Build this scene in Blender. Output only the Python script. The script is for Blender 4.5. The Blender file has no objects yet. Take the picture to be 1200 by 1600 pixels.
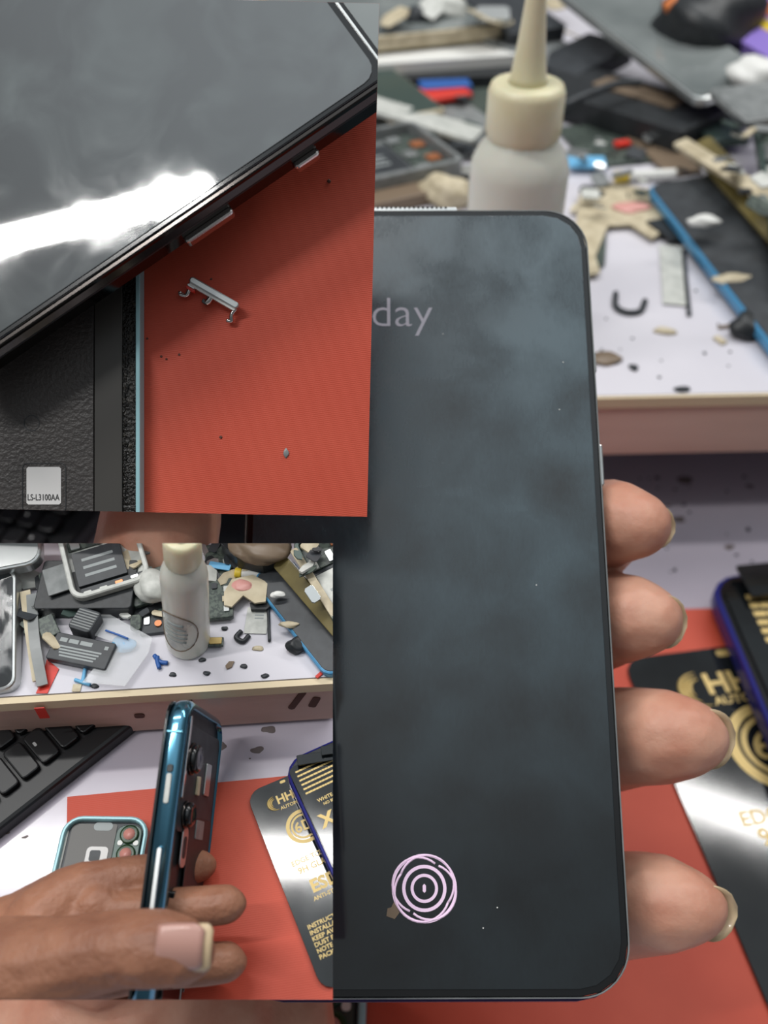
import bpy, bmesh, math, random
from mathutils import Vector, Matrix
from mathutils.geometry import tessellate_polygon
random.seed(7)
# ---------------------------------------------------------------- camera
F = 1500.0                                    # focal length in pixels of the 1200 x 1600 frame
PITCH = math.radians(43)
CAM = Vector((0, 0, 0.263))                   # the bench top is z = 0
FWD = Vector((0, math.cos(PITCH), -math.sin(PITCH)))
UPV = Vector((0, math.sin(PITCH), math.cos(PITCH)))
RGT = Vector((1, 0, 0))
scn = bpy.context.scene
cd = bpy.data.cameras.new('camera'); cam = bpy.data.objects.new('camera', cd)
scn.collection.objects.link(cam); scn.camera = cam
cam.matrix_world = Matrix.Translation(CAM) @ Matrix((RGT, UPV, -FWD)).transposed().to_4x4()
cd.sensor_fit = 'VERTICAL'; cd.sensor_height = 36; cd.lens = F/1600*36
cd.clip_start = 0.01; cd.clip_end = 20
cd.dof.use_dof = True; cd.dof.focus_distance = 0.170; cd.dof.aperture_fstop = cd.lens/2.1
# ---------------------------------------------------------------- world and lights
scn.view_settings.view_transform = 'Standard'; scn.view_settings.look = 'None'
scn.view_settings.gamma = 1; scn.view_settings.exposure = 0.0
w = bpy.data.worlds.new('room'); scn.world = w; w.use_nodes = True
nt = w.node_tree; bg = nt.nodes['Background']
tc = nt.nodes.new('ShaderNodeTexCoord'); sx = nt.nodes.new('ShaderNodeSeparateXYZ')
rp = nt.nodes.new('ShaderNodeValToRGB'); nt.links.new(tc.outputs['Generated'], sx.inputs[0])
nt.links.new(sx.outputs['Z'], rp.inputs[0]); nt.links.new(rp.outputs[0], bg.inputs[0])
rp.color_ramp.elements[0].position = 0.45; rp.color_ramp.elements[0].color = (0.10, 0.105, 0.11, 1)
rp.color_ramp.elements[1].position = 1.0; rp.color_ramp.elements[1].color = (0.92, 1.0, 1.05, 1)
e = rp.color_ramp.elements.new(0.76); e.color = (0.30, 0.31, 0.32, 1)
bg.inputs[1].default_value = 1.0
def tube_lamp(name, loc, length, width, power, yaw=0):
    l = bpy.data.lights.new(name, 'AREA'); l.shape = 'RECTANGLE'; l.size = length; l.size_y = width
    l.energy = power; l.color = (1.0, 0.985, 0.96)
    o = bpy.data.objects.new(name, l); scn.collection.objects.link(o)
    o.location = loc; o.rotation_euler = (0, 0, yaw)
tube_lamp('ceiling_lamp_front', (0.60, 0.745, 1.10), 1.1, 0.045, 8.0, math.radians(-22))
tube_lamp('ceiling_lamp_middle', (-0.42, 0.345, 1.25), 0.76, 0.045, 6.2, 0)
tube_lamp('ceiling_lamp_rear', (-0.62, -0.162, 1.10), 0.62, 0.024, 5.0, math.radians(9.5))
# ---------------------------------------------------------------- materials
def lin(h):
    h = h.lstrip('#'); c = [int(h[i:i+2], 16)/255 for i in (0, 2, 4)]
    return tuple((x/12.92 if x <= .04045 else ((x+.055)/1.055)**2.4) for x in c) + (1,)
MATS = {}
def mat(name, col,  rough=0.5, metal=0.0, col2=None, scale=200, bump=0.0, bscale=800, emit=0, alpha=1, coat=0,
        sss=0, ior=1.45, stretch=(1, 1, 1), detail=4, lo=0.35, hi=0.65, trans=0, rough2=None, dist=0):
    if name in MATS: return MATS[name]
    m = bpy.data.materials.new(name); m.use_nodes = True; t = m.node_tree; b = t.nodes['Principled BSDF']
    b.inputs['Base Color'].default_value = lin(col); b.inputs['Roughness'].default_value = rough
    b.inputs['Metallic'].default_value = metal; b.inputs['IOR'].default_value = ior
    b.inputs['Alpha'].default_value = alpha; b.inputs['Coat Weight'].default_value = coat
    b.inputs['Coat Roughness'].default_value = 0.06; b.inputs['Transmission Weight'].default_value = trans
    if sss:
        b.inputs['Subsurface Weight'].default_value = sss; b.inputs['Subsurface Scale'].default_value = 0.004
        b.inputs['Subsurface Radius'].default_value = (1, .35, .2)
    if emit:
        b.inputs['Emission Color'].default_value = lin(col); b.inputs['Emission Strength'].default_value = emit
    def tex(sc, det):
        c = t.nodes.new('ShaderNodeTexCoord'); mp = t.nodes.new('ShaderNodeMapping')
        mp.inputs['Scale'].default_value = stretch
        n = t.nodes.new('ShaderNodeTexNoise'); n.inputs['Scale'].default_value = sc; n.inputs['Detail'].default_value = det; n.inputs['Distortion'].default_value = dist
        t.links.new(c.outputs['Object'], mp.inputs[0]); t.links.new(mp.outputs[0], n.inputs['Vector']); return n
    if col2 or rough2 is not None:
        n = tex(scale, detail); r = t.nodes.new('ShaderNodeValToRGB')
        r.color_ramp.elements[0].position = lo; r.color_ramp.elements[1].position = hi
        r.color_ramp.elements[0].color = lin(col); r.color_ramp.elements[1].color = lin(col2 or col)
        t.links.new(n.outputs[0], r.inputs[0])
        if col2: t.links.new(r.outputs[0], b.inputs['Base Color'])
        if rough2 is not None:
            mr = t.nodes.new('ShaderNodeMapRange'); mr.inputs[1].default_value = lo; mr.inputs[2].default_value = hi
            mr.inputs[3].default_value = rough; mr.inputs[4].default_value = rough2
            t.links.new(n.outputs[0], mr.inputs[0]); t.links.new(mr.outputs[0], b.inputs['Roughness'])
    if bump:
        n = tex(bscale, 3); bp = t.nodes.new('ShaderNodeBump'); bp.inputs['Strength'].default_value = bump
        bp.inputs['Distance'].default_value = 0.0004
        t.links.new(n.outputs[0], bp.inputs['Height']); t.links.new(bp.outputs[0], b.inputs['Normal'])
    MATS[name] = m; return m
def weave_bump(m, sc, ang, strength=.35):
    t = m.node_tree; b = t.nodes['Principled BSDF']; c = t.nodes.new('ShaderNodeTexCoord')
    mp = t.nodes.new('ShaderNodeMapping'); mp.inputs['Rotation'].default_value = (0, 0, ang)
    wv = t.nodes.new('ShaderNodeTexWave'); wv.bands_direction = 'Y'; wv.inputs['Scale'].default_value = sc
    wv.inputs['Distortion'].default_value = 1.2; wv.inputs['Detail'].default_value = 2; wv.inputs['Detail Scale'].default_value = 6
    bp = t.nodes.new('ShaderNodeBump'); bp.inputs['Strength'].default_value = strength; bp.inputs['Distance'].default_value = .0003
    t.links.new(c.outputs['Object'], mp.inputs[0]); t.links.new(mp.outputs[0], wv.inputs['Vector'])
    t.links.new(wv.outputs['Fac'], bp.inputs['Height']); t.links.new(bp.outputs[0], b.inputs['Normal'])
def base(n): return {
 'laminate': lambda: mat(n, '#dcd9e0', .22, col2='#d3d0d8', scale=14, coat=.3),
 'bench': lambda: mat(n, '#bfb8c4', .16, col2='#b4adb9', scale=10, coat=.4),
 'ply': lambda: mat(n, '#dccbab', .6, col2='#b89a70', scale=60, stretch=(.15, 1, 1), lo=.5, hi=.75),
 'board': lambda: mat(n, '#e0c2b5', .6, col2='#c8a598', scale=30, stretch=(.2, 1, 1.6), bump=.2),
 'stain': lambda: mat(n, '#5b3a30', .7),
 'red_mat': lambda: mat(n, '#cc543d', .55, col2='#c04832', scale=25),
 'skin_light': lambda: mat(n, '#cf9d86', .48, col2='#bf836c', scale=90, sss=.15, bump=.25, bscale=900, lo=.4, hi=.7),
 'skin_brown': lambda: mat(n, '#a4735a', .5, col2='#875a46', scale=110, sss=.1, bump=.8, bscale=650, lo=.35, hi=.7),
 'nail_tip': lambda: mat(n, '#cdb592', .35, coat=.3),
 'nail_pink': lambda: mat(n, '#bd9084', .3, coat=.5),
 'crease': lambda: mat(n, '#5a3426', .7),
 'glass_dark': lambda: mat(n, '#0b1012', .05, col2='#2b3940', scale=75, ior=2.0, rough2=.4, lo=.4, hi=.7, detail=10, stretch=(1.2, .8, 1), dist=.35),
 'glass_smudge': lambda: mat(n, '#15191a', .025, col2='#4c5655', scale=75, ior=2.6, rough2=.1, lo=.45, hi=.95, detail=10, dist=.8),
 'black_gloss': lambda: mat(n, '#0d0f11', .12, coat=.5),
 'black': lambda: mat(n, '#222527', .42, col2='#2d3033', scale=300),
 'charcoal': lambda: mat(n, '#3b3f43', .45, col2='#303337', scale=150),
 'grey': lambda: mat(n, '#8a8d8d', .35, col2='#747878', scale=150),
 'grey_glass': lambda: mat(n, '#5f6666', .12, col2='#8b9190', scale=18, ior=1.9, lo=.3, hi=.7),
 'silver': lambda: mat(n, '#c9cccb', .28, .85),
 'chrome': lambda: mat(n, '#d5d0cc', .15, 1),
 'dark_chrome': lambda: mat(n, '#4a4644', .14, 1),
 'teal_metal': lambda: mat(n, '#5f97ab', .22, .8),
 'pale_teal': lambda: mat(n, '#9cc8cf', .35, .1),
 'blue_metal': lambda: mat(n, '#5f9cb8', .16, .95, coat=.4),
 'blue_edge': lambda: mat(n, '#4f93bf', .3, .2),
 'violet_edge': lambda: mat(n, '#2a2d80', .25, .3),
 'purple_lip': lambda: mat(n, '#2c2150', .3),
 'gold': lambda: mat(n, '#c7ad6f', .4, .25),
 'card_black': lambda: mat(n, '#101315', .07, col2='#23292c', scale=25, ior=1.55, rough2=.12, lo=.4, hi=.8),
 'beige': lambda: mat(n, '#cfc3a8', .5, col2='#b5a88c', scale=200),
 'white': lambda: mat(n, '#e6e6e2', .4), 'offwhite': lambda: mat(n, '#cfd0ca', .4, col2='#b8bab4', scale=200),
 'olive': lambda: mat(n, '#7d7146', .2, coat=.4, col2='#655b37', scale=60),
 'brown': lambda: mat(n, '#7b6a58', .4), 'green_grey': lambda: mat(n, '#42524d', .35, .2),
 'pcb': lambda: mat(n, '#39423f', .4, col2='#566058', scale=500, lo=.45, hi=.55),
 'copper': lambda: mat(n, '#c07a52', .35, .5), 'red': lambda: mat(n, '#d63a2e', .4), 'pinkish': lambda: mat(n, '#d79b93', .4),
 'blue': lambda: mat(n, '#2f5fa8', .4), 'sky': lambda: mat(n, '#6fb3dd', .4), 'yellow': lambda: mat(n, '#dfc13a', .4),
 'violet': lambda: mat(n, '#8f78c9', .4), 'orange': lambda: mat(n, '#d77a3c', .4),
 'bottle_body': lambda: mat(n, '#dfdfd4', .3, sss=.2, col2='#d3d3c6', scale=30, coat=.2),
 'bottle_cap': lambda: mat(n, '#e8e3c6', .35, sss=.2, col2='#ddd5b0', scale=40, coat=.2),
 'clear': lambda: mat(n, '#f2f4f6', .12, alpha=.28, coat=.6),
 'key': lambda: mat(n, '#0d0e11', .4), 'key_legend': lambda: mat(n, '#aaaaaa', .5),
 'housing': lambda: mat(n, '#3b3837', .42, bump=.5, bscale=1400, col2='#45413f', scale=80),
 'housing_smooth': lambda: mat(n, '#44423f', .35), 'glue': lambda: mat(n, '#15120f', .25, bump=1, bscale=1800, col2='#4a443c', scale=900, lo=.55, hi=.8),
 'label_white': lambda: mat(n, '#dcdad8', .5), 'print_dark': lambda: mat(n, '#3a3a3a', .6), 'print_grey': lambda: mat(n, '#9aa0a0', .5),
 'screen_text': lambda: mat(n, '#8d8c95', .5, emit=.5), 'screen_icon': lambda: mat(n, '#dfc4dc', .5, emit=.3),
 'lens': lambda: mat(n, '#c98a80', .3), 'lens_ring': lambda: mat(n, '#1d3a1d', .3),
 'mark': lambda: mat(n, '#6a605f', .6),
}[n]()
def mt(n): return MATS.get(n) or base(n)
def smudge_sheen_screen(m):
    t = m.node_tree; b = t.nodes['Principled BSDF']; c = t.nodes.new('ShaderNodeTexCoord')
    b.inputs['IOR'].default_value = 1.75; b.inputs['Roughness'].default_value = .06
    def N(kind, **k):
        q = t.nodes.new(kind)
        for a_, v_ in k.items():
            if a_ in q.inputs: q.inputs[a_].default_value = v_
        return q
    big = N('ShaderNodeTexNoise', Scale=62, Detail=3, Distortion=.6, Roughness=.5)
    vor = N('ShaderNodeTexVoronoi', Scale=70); vor.feature = 'SMOOTH_F1'; vor.inputs['Smoothness'].default_value = .35
    fine = N('ShaderNodeTexNoise', Scale=900, Detail=4, Distortion=2)
    mp = t.nodes.new('ShaderNodeMapping'); mp.inputs['Scale'].default_value = (1, .35, 1); mp.inputs['Rotation'].default_value = (0, 0, .6)
    for q in (big, vor): t.links.new(c.outputs['Object'], q.inputs['Vector'])
    t.links.new(c.outputs['Object'], mp.inputs[0]); t.links.new(mp.outputs[0], fine.inputs['Vector'])
    def mth(op, a, bb):
        q = t.nodes.new('ShaderNodeMath'); q.operation = op
        for i_, v_ in enumerate((a, bb)):
            if isinstance(v_, (int, float)): q.inputs[i_].default_value = v_
            else: t.links.new(v_, q.inputs[i_])
        return q.outputs[0]
    v1 = N('ShaderNodeMapRange'); v1.inputs[1].default_value = .005; v1.inputs[2].default_value = .62; t.links.new(mth('MULTIPLY', vor.outputs['Distance'], 1.0), v1.inputs[0])
    n1_ = N('ShaderNodeMapRange'); n1_.inputs[1].default_value = .38; n1_.inputs[2].default_value = .68; t.links.new(big.outputs[0], n1_.inputs[0])
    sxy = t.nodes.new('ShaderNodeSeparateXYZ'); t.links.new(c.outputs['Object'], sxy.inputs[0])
    gy = N('ShaderNodeMapRange'); gy.inputs[1].default_value = -.05; gy.inputs[2].default_value = .055; gy.inputs[3].default_value = .12; gy.inputs[4].default_value = 1; t.links.new(sxy.outputs['Y'], gy.inputs[0])  # reflection falloff painted in: smudge colour brightens towards the top of the screen
    f = mth('ADD', mth('MULTIPLY', v1.outputs[0], .55), mth('MULTIPLY', n1_.outputs[0], .5))
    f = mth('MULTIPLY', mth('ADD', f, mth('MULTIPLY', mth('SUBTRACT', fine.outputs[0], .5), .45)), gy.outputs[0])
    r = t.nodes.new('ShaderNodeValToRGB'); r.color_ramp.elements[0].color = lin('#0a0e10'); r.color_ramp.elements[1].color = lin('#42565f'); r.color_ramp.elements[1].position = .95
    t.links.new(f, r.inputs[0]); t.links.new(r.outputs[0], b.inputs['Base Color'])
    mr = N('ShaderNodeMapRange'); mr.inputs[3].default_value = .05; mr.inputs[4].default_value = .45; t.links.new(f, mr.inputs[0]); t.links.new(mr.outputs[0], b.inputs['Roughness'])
smudge_sheen_screen(mat('screen_smudge_sheen', '#0a0e10'))
weave_bump(mt('red_mat'), 900, math.radians(-8), .12)
# ---------------------------------------------------------------- stages: where the planes of each of the three set-ups lie
def vray(x, y): return RGT*((x-600)/F) + UPV*((800-y)/F) + FWD
def at(x, y, d): return CAM + vray(x, y)*d
class Stage:
    def __init__(s, key, n, p0, k=1.0, col=None):
        s.key, s.n, s.p0, s.k = key, n.normalized(), p0, k
    def P(s, x, y, h=0):                      # pixel ray meets the plane raised by h (real millimetres)
        r = vray(x, y); q = s.p0 + s.n*(h*.001*s.k)
        return CAM + r*((q-CAM).dot(s.n)/r.dot(s.n))
SHELF_Z = 0.067
bench = Stage('main', Vector((0, 0, 1)), Vector((0, 0, 0)))
shelf = Stage('main', Vector((0, 0, 1)), Vector((0, 0, SHELF_Z)))
n1 = -FWD
matst = Stage('close', n1, at(300, 400, .172))
a2 = math.radians(50)
n2 = (UPV*math.cos(a2) - FWD*math.sin(a2)).normalized()
K2 = .36
bench2 = Stage('side', n2, CAM - n2*0.160, K2)
shelf2 = Stage('side', n2, CAM - n2*0.1444, K2)
CLIP = {'close': [(-60, -8), (380, 0), (592.5, 5.5), (573.5, 807.5), (0, 795.5), (-60, 794)],
        'side': [(-50, 849), (520, 849), (520, 1562), (-50, 1562)]}
# ---------------------------------------------------------------- object helpers
COL = scn.collection
STAGE = ['main']
def link(o): COL.objects.link(o); o['stg'] = STAGE[0]; return o
def thing(name, label, cat, M, group=None):
    o = bpy.data.objects.new(name, None); link(o); o.empty_display_size = .01
    o.matrix_world = M; o['label'] = label; o['category'] = cat
    if group: o['group'] = group
    return o
def fin(name, bm, m, parent=None, M=None, smooth=False):
    bmesh.ops.remove_doubles(bm, verts=bm.verts, dist=1e-7)
    bmesh.ops.recalc_face_normals(bm, faces=bm.faces)
    me = bpy.data.meshes.new(name); bm.to_mesh(me); bm.free()
    me.materials.append(mt(m) if isinstance(m, str) else m)
    if smooth:
        for p in me.polygons: p.use_smooth = True
    o = bpy.data.objects.new(name, me); link(o)
    if parent: o.parent = parent
    if M is not None:
        if parent: o.matrix_local = M
        else: o.matrix_world = M
    return o
def tag(o, label, cat, group=None, kind=None):
    o['label'] = label; o['category'] = cat
    if group: o['group'] = group
    if kind: o['kind'] = kind
    return o
T = Matrix.Translation
def R(a, ax='Z'): return Matrix.Rotation(math.radians(a), 4, ax)
def rr(L, W, r, n=5, cx=0, cy=0):
    r = min(r, L/2*.999, W/2*.999); pts = []
    for (sx_, sy_, a0) in ((1, 1, 0), (-1, 1, 90), (-1, -1, 180), (1, -1, 270)):
        for i in range(n+1):
            a = math.radians(a0 + 90*i/n)
            pts.append((cx+sx_*(L/2-r)+r*math.cos(a), cy+sy_*(W/2-r)+r*math.sin(a)))
    return pts
def off(pts, d):                              # shrink a convex outline towards its centre by d
    n = len(pts); out = []
    for i in range(n):
        a, b, c = Vector(pts[i-1]), Vector(pts[i]), Vector(pts[(i+1) % n])
        e1 = (b-a).normalized() if (b-a).length > 1e-9 else (c-b).normalized(); e2 = (c-b).normalized() if (c-b).length > 1e-9 else e1
        nn = Vector((-(e1.y+e2.y), e1.x+e2.x)); nn = nn.normalized() if nn.length > 1e-9 else Vector((0, 0))
        out.append((b.x+nn.x*d, b.y+nn.y*d))
    return out
def prism(bm, pts, z0, z1, bev=0, M=None):
    rings = [(pts, z0), (pts, z1)]
    if bev: rings = [(off(pts, bev), z0), (pts, z0+bev), (pts, z1-bev), (off(pts, bev*.3), z1-bev*.3), (off(pts, bev), z1)]
    vs = [[bm.verts.new((x, y, z)) for x, y in p] for p, z in rings]
    n = len(pts)
    for a, b in zip(vs, vs[1:]):
        for i in range(n): bm.faces.new((a[i], a[(i+1) % n], b[(i+1) % n], b[i]))
    bm.faces.new(vs[0][::-1]); bm.faces.new(vs[-1])
    if M is not None: bmesh.ops.transform(bm, matrix=M, verts=[v for r_ in vs for v in r_])
def ringp(bm, po, pi, z0, z1, bev=0):
    n = len(po)
    loops = [(po, z0), (po, z1-bev), (off(po, bev) if bev else po, z1), (off(pi, -bev*.5) if bev else pi, z1), (pi, z1-bev), (pi, z0)]
    vs = [[bm.verts.new((x, y, z)) for x, y in p] for p, z in loops]
    for a, b in zip(vs, vs[1:]+vs[:1]):
        for i in range(n): bm.faces.new((a[i], a[(i+1) % n], b[(i+1) % n], b[i]))
def ringround(bm, po, pi, z0, z1, r, seg=5):
    n = len(po); loops = [(off(po, r*(1-math.cos(a))), z0+r-r*math.sin(a)) for a in [math.pi/2*(1-i/seg) for i in range(seg+1)]]
    loops += [(off(po, r*(1-math.cos(a))), z1-r+r*math.sin(a)) for a in [math.pi/2*i/seg for i in range(seg+1)]] + [(pi, z1), (pi, z0)]
    vs = [[bm.verts.new((x, y, z)) for x, y in p] for p, z in loops]
    for a, b in zip(vs, vs[1:]+vs[:1]):
        for i in range(n): bm.faces.new((a[i], a[(i+1) % n], b[(i+1) % n], b[i]))
def slab(name, L, W, Tk, r, m, parent=None, x=0, y=0, z=0, bev=0, rot=0, M=None, label=None):
    bm = bmesh.new(); prism(bm, rr(L, W, r, 4 if r > .0004 else 1), 0, Tk, bev)
    mm = (M or Matrix()) @ T((x, y, z)) @ R(rot)
    o = fin(name, bm, m, parent, mm)
    if label: o['label'] = label
    return o
def poly(name, pts, z0, z1, m, parent=None, bev=0, M=None):
    bm = bmesh.new(); prism(bm, pts, z0, z1, bev); return fin(name, bm, m, parent, M)
def lathe(name, prof, m, parent=None, M=None, n=32, wob=None, smooth=True):
    bm = bmesh.new(); rings = []
    for r, z in prof:
        rings.append([bm.verts.new(((r+(wob(i, n, z) if wob else 0))*math.cos(2*math.pi*i/n), (r+(wob(i, n, z) if wob else 0))*math.sin(2*math.pi*i/n), z)) for i in range(n)])
    for a, b in zip(rings, rings[1:]):
        for i in range(n): bm.faces.new((a[i], a[(i+1) % n], b[(i+1) % n], b[i]))
    bm.faces.new(rings[0][::-1]); bm.faces.new(rings[-1])
    return fin(name, bm, m, parent, M, smooth)
def tube(name, pts, r, m, parent=None, M=None, n=8, smooth=True):
    bm = bmesh.new(); pts = [Vector(p) for p in pts]; rings = []; ref = Vector((.3, .2, .93)).normalized()
    for i, p in enumerate(pts):
        t = (pts[min(i+1, len(pts)-1)]-pts[max(i-1, 0)]).normalized()
        a = t.cross(ref).normalized(); b = t.cross(a)
        q = r[i] if isinstance(r, (list, tuple)) else r
        rings.append([bm.verts.new(p+a*q*math.cos(2*math.pi*j/n)+b*q*math.sin(2*math.pi*j/n)) for j in range(n)])
    for a, b in zip(rings, rings[1:]):
        for i in range(n): bm.faces.new((a[i], a[(i+1) % n], b[(i+1) % n], b[i]))
    bm.faces.new(rings[0][::-1]); bm.faces.new(rings[-1])
    return fin(name, bm, m, parent, M, smooth)
def spline(ps, n=8):
    ps = [Vector(p) for p in ps]; out = []
    q = [ps[0]*2-ps[1]]+ps+[ps[-1]*2-ps[-2]]
    for i in range(1, len(q)-2):
        for j in range(n):
            t = j/n; a, b, c, d = q[i-1:i+3]
            out.append(.5*((2*b)+(c-a)*t+(2*a-5*b+4*c-d)*t*t+(3*b-a-3*c+d)*t**3))
    return out+[ps[-1]]
def text(name, s, size, m, parent, x, y, z, rot=0, bold=0, sx_=1, align='CENTER', label=None, ext=.00004):
    cu = bpy.data.curves.new(name, 'FONT'); cu.body = s; cu.size = size; cu.align_x = align; cu.align_y = 'CENTER'
    cu.extrude = ext; cu.offset = bold*size; cu.resolution_u = 3
    o = bpy.data.objects.new(name, cu); COL.objects.link(o)
    dg = bpy.context.evaluated_depsgraph_get(); me = bpy.data.meshes.new_from_object(o.evaluated_get(dg))
    bpy.data.objects.remove(o); me.materials.clear(); me.materials.append(mt(m)); me.name = name
    q = bpy.data.objects.new(name, me); link(q); q.parent = parent
    q.matrix_local = T((x, y, z)) @ R(rot) @ Matrix.Diagonal((sx_, 1, 1, 1))
    if label: q['label'] = label
    return q
def fitL(st, c):
    """like fit, but exact along the left edge TL-BL; the top edge only gives the width"""
    p = [st.P(*q) for q in c]; v = p[0]-p[3]; W = v.length; y = v.normalized(); u = p[1]-p[0]; z = u.cross(v).normalized(); x = y.cross(z)
    L = abs(u.dot(x)); M = T(p[0]+x*L/2-y*W/2) @ Matrix((x, y, z)).transposed().to_4x4() @ Matrix.Scale(st.k, 4)
    return M, L/st.k, W/st.k
def fitB(st, c):
    """exact along the bottom edge BL-BR"""
    p = [st.P(*q) for q in c]; u = p[2]-p[3]; L = u.length; x = u.normalized(); v = p[0]-p[3]; z = u.cross(v).normalized(); y = z.cross(x)
    W = abs(v.dot(y)); M = T(p[3]+x*L/2+y*W/2) @ Matrix((x, y, z)).transposed().to_4x4() @ Matrix.Scale(st.k, 4)
    return M, L/st.k, W/st.k
def fit(st, c, flip=False):
    """rigid rectangle nearest to four image corners TL, TR, BR, BL (x, y, height in mm): frame, length, width in real metres"""
    p = [st.P(*q) for q in c]; o = sum(p, Vector())/4
    u = (p[1]+p[2]-p[0]-p[3])/2; v = (p[0]+p[1]-p[2]-p[3])/2
    z = u.cross(v).normalized(); L = u.length; x = u.normalized(); y = z.cross(x); W = abs(v.dot(y))
    M = T(o) @ Matrix((x, y, z)).transposed().to_4x4() @ Matrix.Scale(st.k, 4)
    return M, L/st.k, W/st.k
def frame_at(st, x, y, h=0, ang=0):           # a frame standing on the stage: z along its normal, x to the image's right
    z = st.n; xx = (RGT - z*RGT.dot(z)).normalized(); yy = z.cross(xx)
    return T(st.P(x, y, h)) @ Matrix((xx, yy, z)).transposed().to_4x4() @ Matrix.Scale(st.k, 4) @ R(ang)
mm = .001
# ---------------------------------------------------------------- large structure: bench and shelf
def bench_top(st, label, x0, x1, y0, y1):
    z = st.n; xx = RGT; yy = z.cross(xx)
    M = T(st.P(600, 1200)) @ Matrix((xx, yy, z)).transposed().to_4x4()
    t = thing('workbench', label, 'desk', M)
    slab('bench_top', x1-x0, y1-y0, .018*st.k, .001, 'bench', t, (x0+x1)/2, (y0+y1)/2, -.018*st.k)
    return t
def shelf_unit(st, T0, T1, board, depth, label, x_ext, marks, ef=.11):
    z = st.n; a = st.P(*T0); b = st.P(*T1); xx = (b-a).normalized(); yy = z.cross(xx)
    M = T((a+b)/2) @ Matrix((xx, yy, z)).transposed().to_4x4(); L = (b-a).length+2*x_ext
    t = thing('shelf', label, 'shelf', M)
    e_ = board*ef
    slab('shelf_top', L, depth, e_*.9, .0005, 'laminate', t, 0, depth/2+.0004, -e_*.9)
    slab('plywood_edge', L, .0012, e_*1.5, .0002, 'ply', t, 0, -.0004, -e_*1.55)
    slab('front_board', L, .012, board-e_*1.5, .0003, 'board', t, 0, .0062, -board)
    for (dx, dz, wd, hh, ro) in marks:
        slab('dark_stain', wd, hh, .0002, wd*.3, 'stain', t, M=T((dx, .0002, dz)) @ R(90, 'X') @ R(ro))
    return t, L
bench_top(bench, 'white laminate workbench under the red mat in the large photo', -.6, .6, -.3, .9)
shelf_unit(shelf, (900, 620), (1200, 614), .0262, .62, 'raised white shelf with a brown board front behind the large phone', .5,
           [(.108, -.012, .004, .012, -35)])
shelf_leg_x = [-.52, .54]
for x in shelf_leg_x:
    o = slab('shelf_support', .018, .55, .0408, .001, 'board', None, x, .56, 0)
    tag(o, 'brown wooden support under the %s end of the raised shelf' % ('left' if x < 0 else 'right'), 'support')
# red mat
M_, L_, W_ = fit(bench, [(430, 962, 1), (1500, 946, 1), (1900, 1850, 1), (200, 1900, 1)])
o = slab('work_mat', L_, W_, 1.5*mm, 2*mm, 'red_mat', None, M=T((0, 0, .0)) @ M_, z=-1*mm, bev=.3*mm)
tag(o, 'red rubber work mat beneath the fingers and gold printed card', 'mat')
# ---------------------------------------------------------------- builders
def bottle(st, x, y, label, h=1.0, body_r=17.5, cap_r=12.7, body_h=62, sticker=False, lean=0):
    t = thing('glue_bottle', label, 'bottle', frame_at(st, x, y) @ Matrix.Rotation(lean, 4, 'Y'))
    r = body_r*mm; H = body_h*mm*h; c = cap_r*mm
    lathe('bottle_body', [(r*.8, 0), (r*.96, .8*mm), (r, 3*mm), (r, H), (r*.97, H+3*mm*h), (r*.86, H+7*mm*h), (c*.98, H+10*mm*h), (c*.9, H+12*mm*h)], 'bottle_body', t)
    z = H+10*mm*h
    wob = lambda i, n, zz: (.25*mm if i % 2 else -.1*mm)
    lathe('bottle_cap', [(c*.86, z), (c*.95, z+1*mm), (c*.97, z+2*mm), (c, z+3*mm*h), (c, z+15*mm*h), (c*.93, z+17.3*mm*h), (c*.8, z+17.8*mm*h)], 'bottle_cap', t, n=56, wob=wob)
    z2 = z+17.6*mm*h
    lathe('nozzle', [(c*.52, z2), (c*.47, z2+2*mm), (c*.36, z2+12*mm*h), (c*.24, z2+26*mm*h), (c*.15, z2+38*mm*h), (c*.1, z2+40*mm*h)], 'bottle_cap', t, n=24)
    if sticker:
        bm = bmesh.new(); R0 = 11*mm; n = 28; cz = H*.42; grid = []
        ctr = None
        def pt(a, zz): return (math.cos(a)*(r+.12*mm), math.sin(a)*(r+.12*mm), zz)
        a0 = math.radians(-112)
        ctr = bm.verts.new(pt(a0, cz)); prev = []
        for ring in (.5, 1):
            row = [bm.verts.new(pt(a0+math.cos(2*math.pi*i/n)*R0*ring/r, cz+math.sin(2*math.pi*i/n)*R0*1.35*ring)) for i in range(n)]
            for i in range(n):
                if prev: bm.faces.new((prev[i], prev[(i+1) % n], row[(i+1) % n], row[i]))
                else: bm.faces.new((ctr, row[i], row[(i+1) % n]))
            prev = row
        fin('round_sticker', bm, 'offwhite', t)['label'] = 'round printed sticker'
        ring = [Vector(pt(a0+math.cos(2*math.pi*i/n)*R0/r, cz+math.sin(2*math.pi*i/n)*R0*1.35)) for i in range(n+1)]
        tube('sticker_border', ring, .35*mm, 'brown', t, n=5)
        for k, (wd, dz) in enumerate(((.5, .55), (.62, .25), (.7, .0), (.66, -.25), (.6, -.5))):
            seg = [Vector(pt(a0+(u-.5)*2*wd*R0/r*.8, cz+dz*R0*1.2)) for u in (0, .25, .5, .75, 1)]
            tube('sticker_print', seg, (.9 if k == 0 else .55)*mm, 'print_grey', t, n=4)
    return t
def closed_phone(st, c, label, frame='silver', glass='grey_glass', Tk=8, r=8, name='smartphone', extra=None, cat='phone', group=None, ff=None):
    M, L, W = (ff or fit)(st, c); t = thing(name, label, cat, M, group)
    slab('frame', L, W, Tk*mm, r*mm, frame, t, z=-Tk*mm, bev=1.2*mm)
    slab('glass', L-2.6*mm, W-2.6*mm, .5*mm, r*mm*.85, glass, t, z=-.1*mm, bev=.2*mm)
    if extra: extra(t, L, W)
    return t
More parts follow.
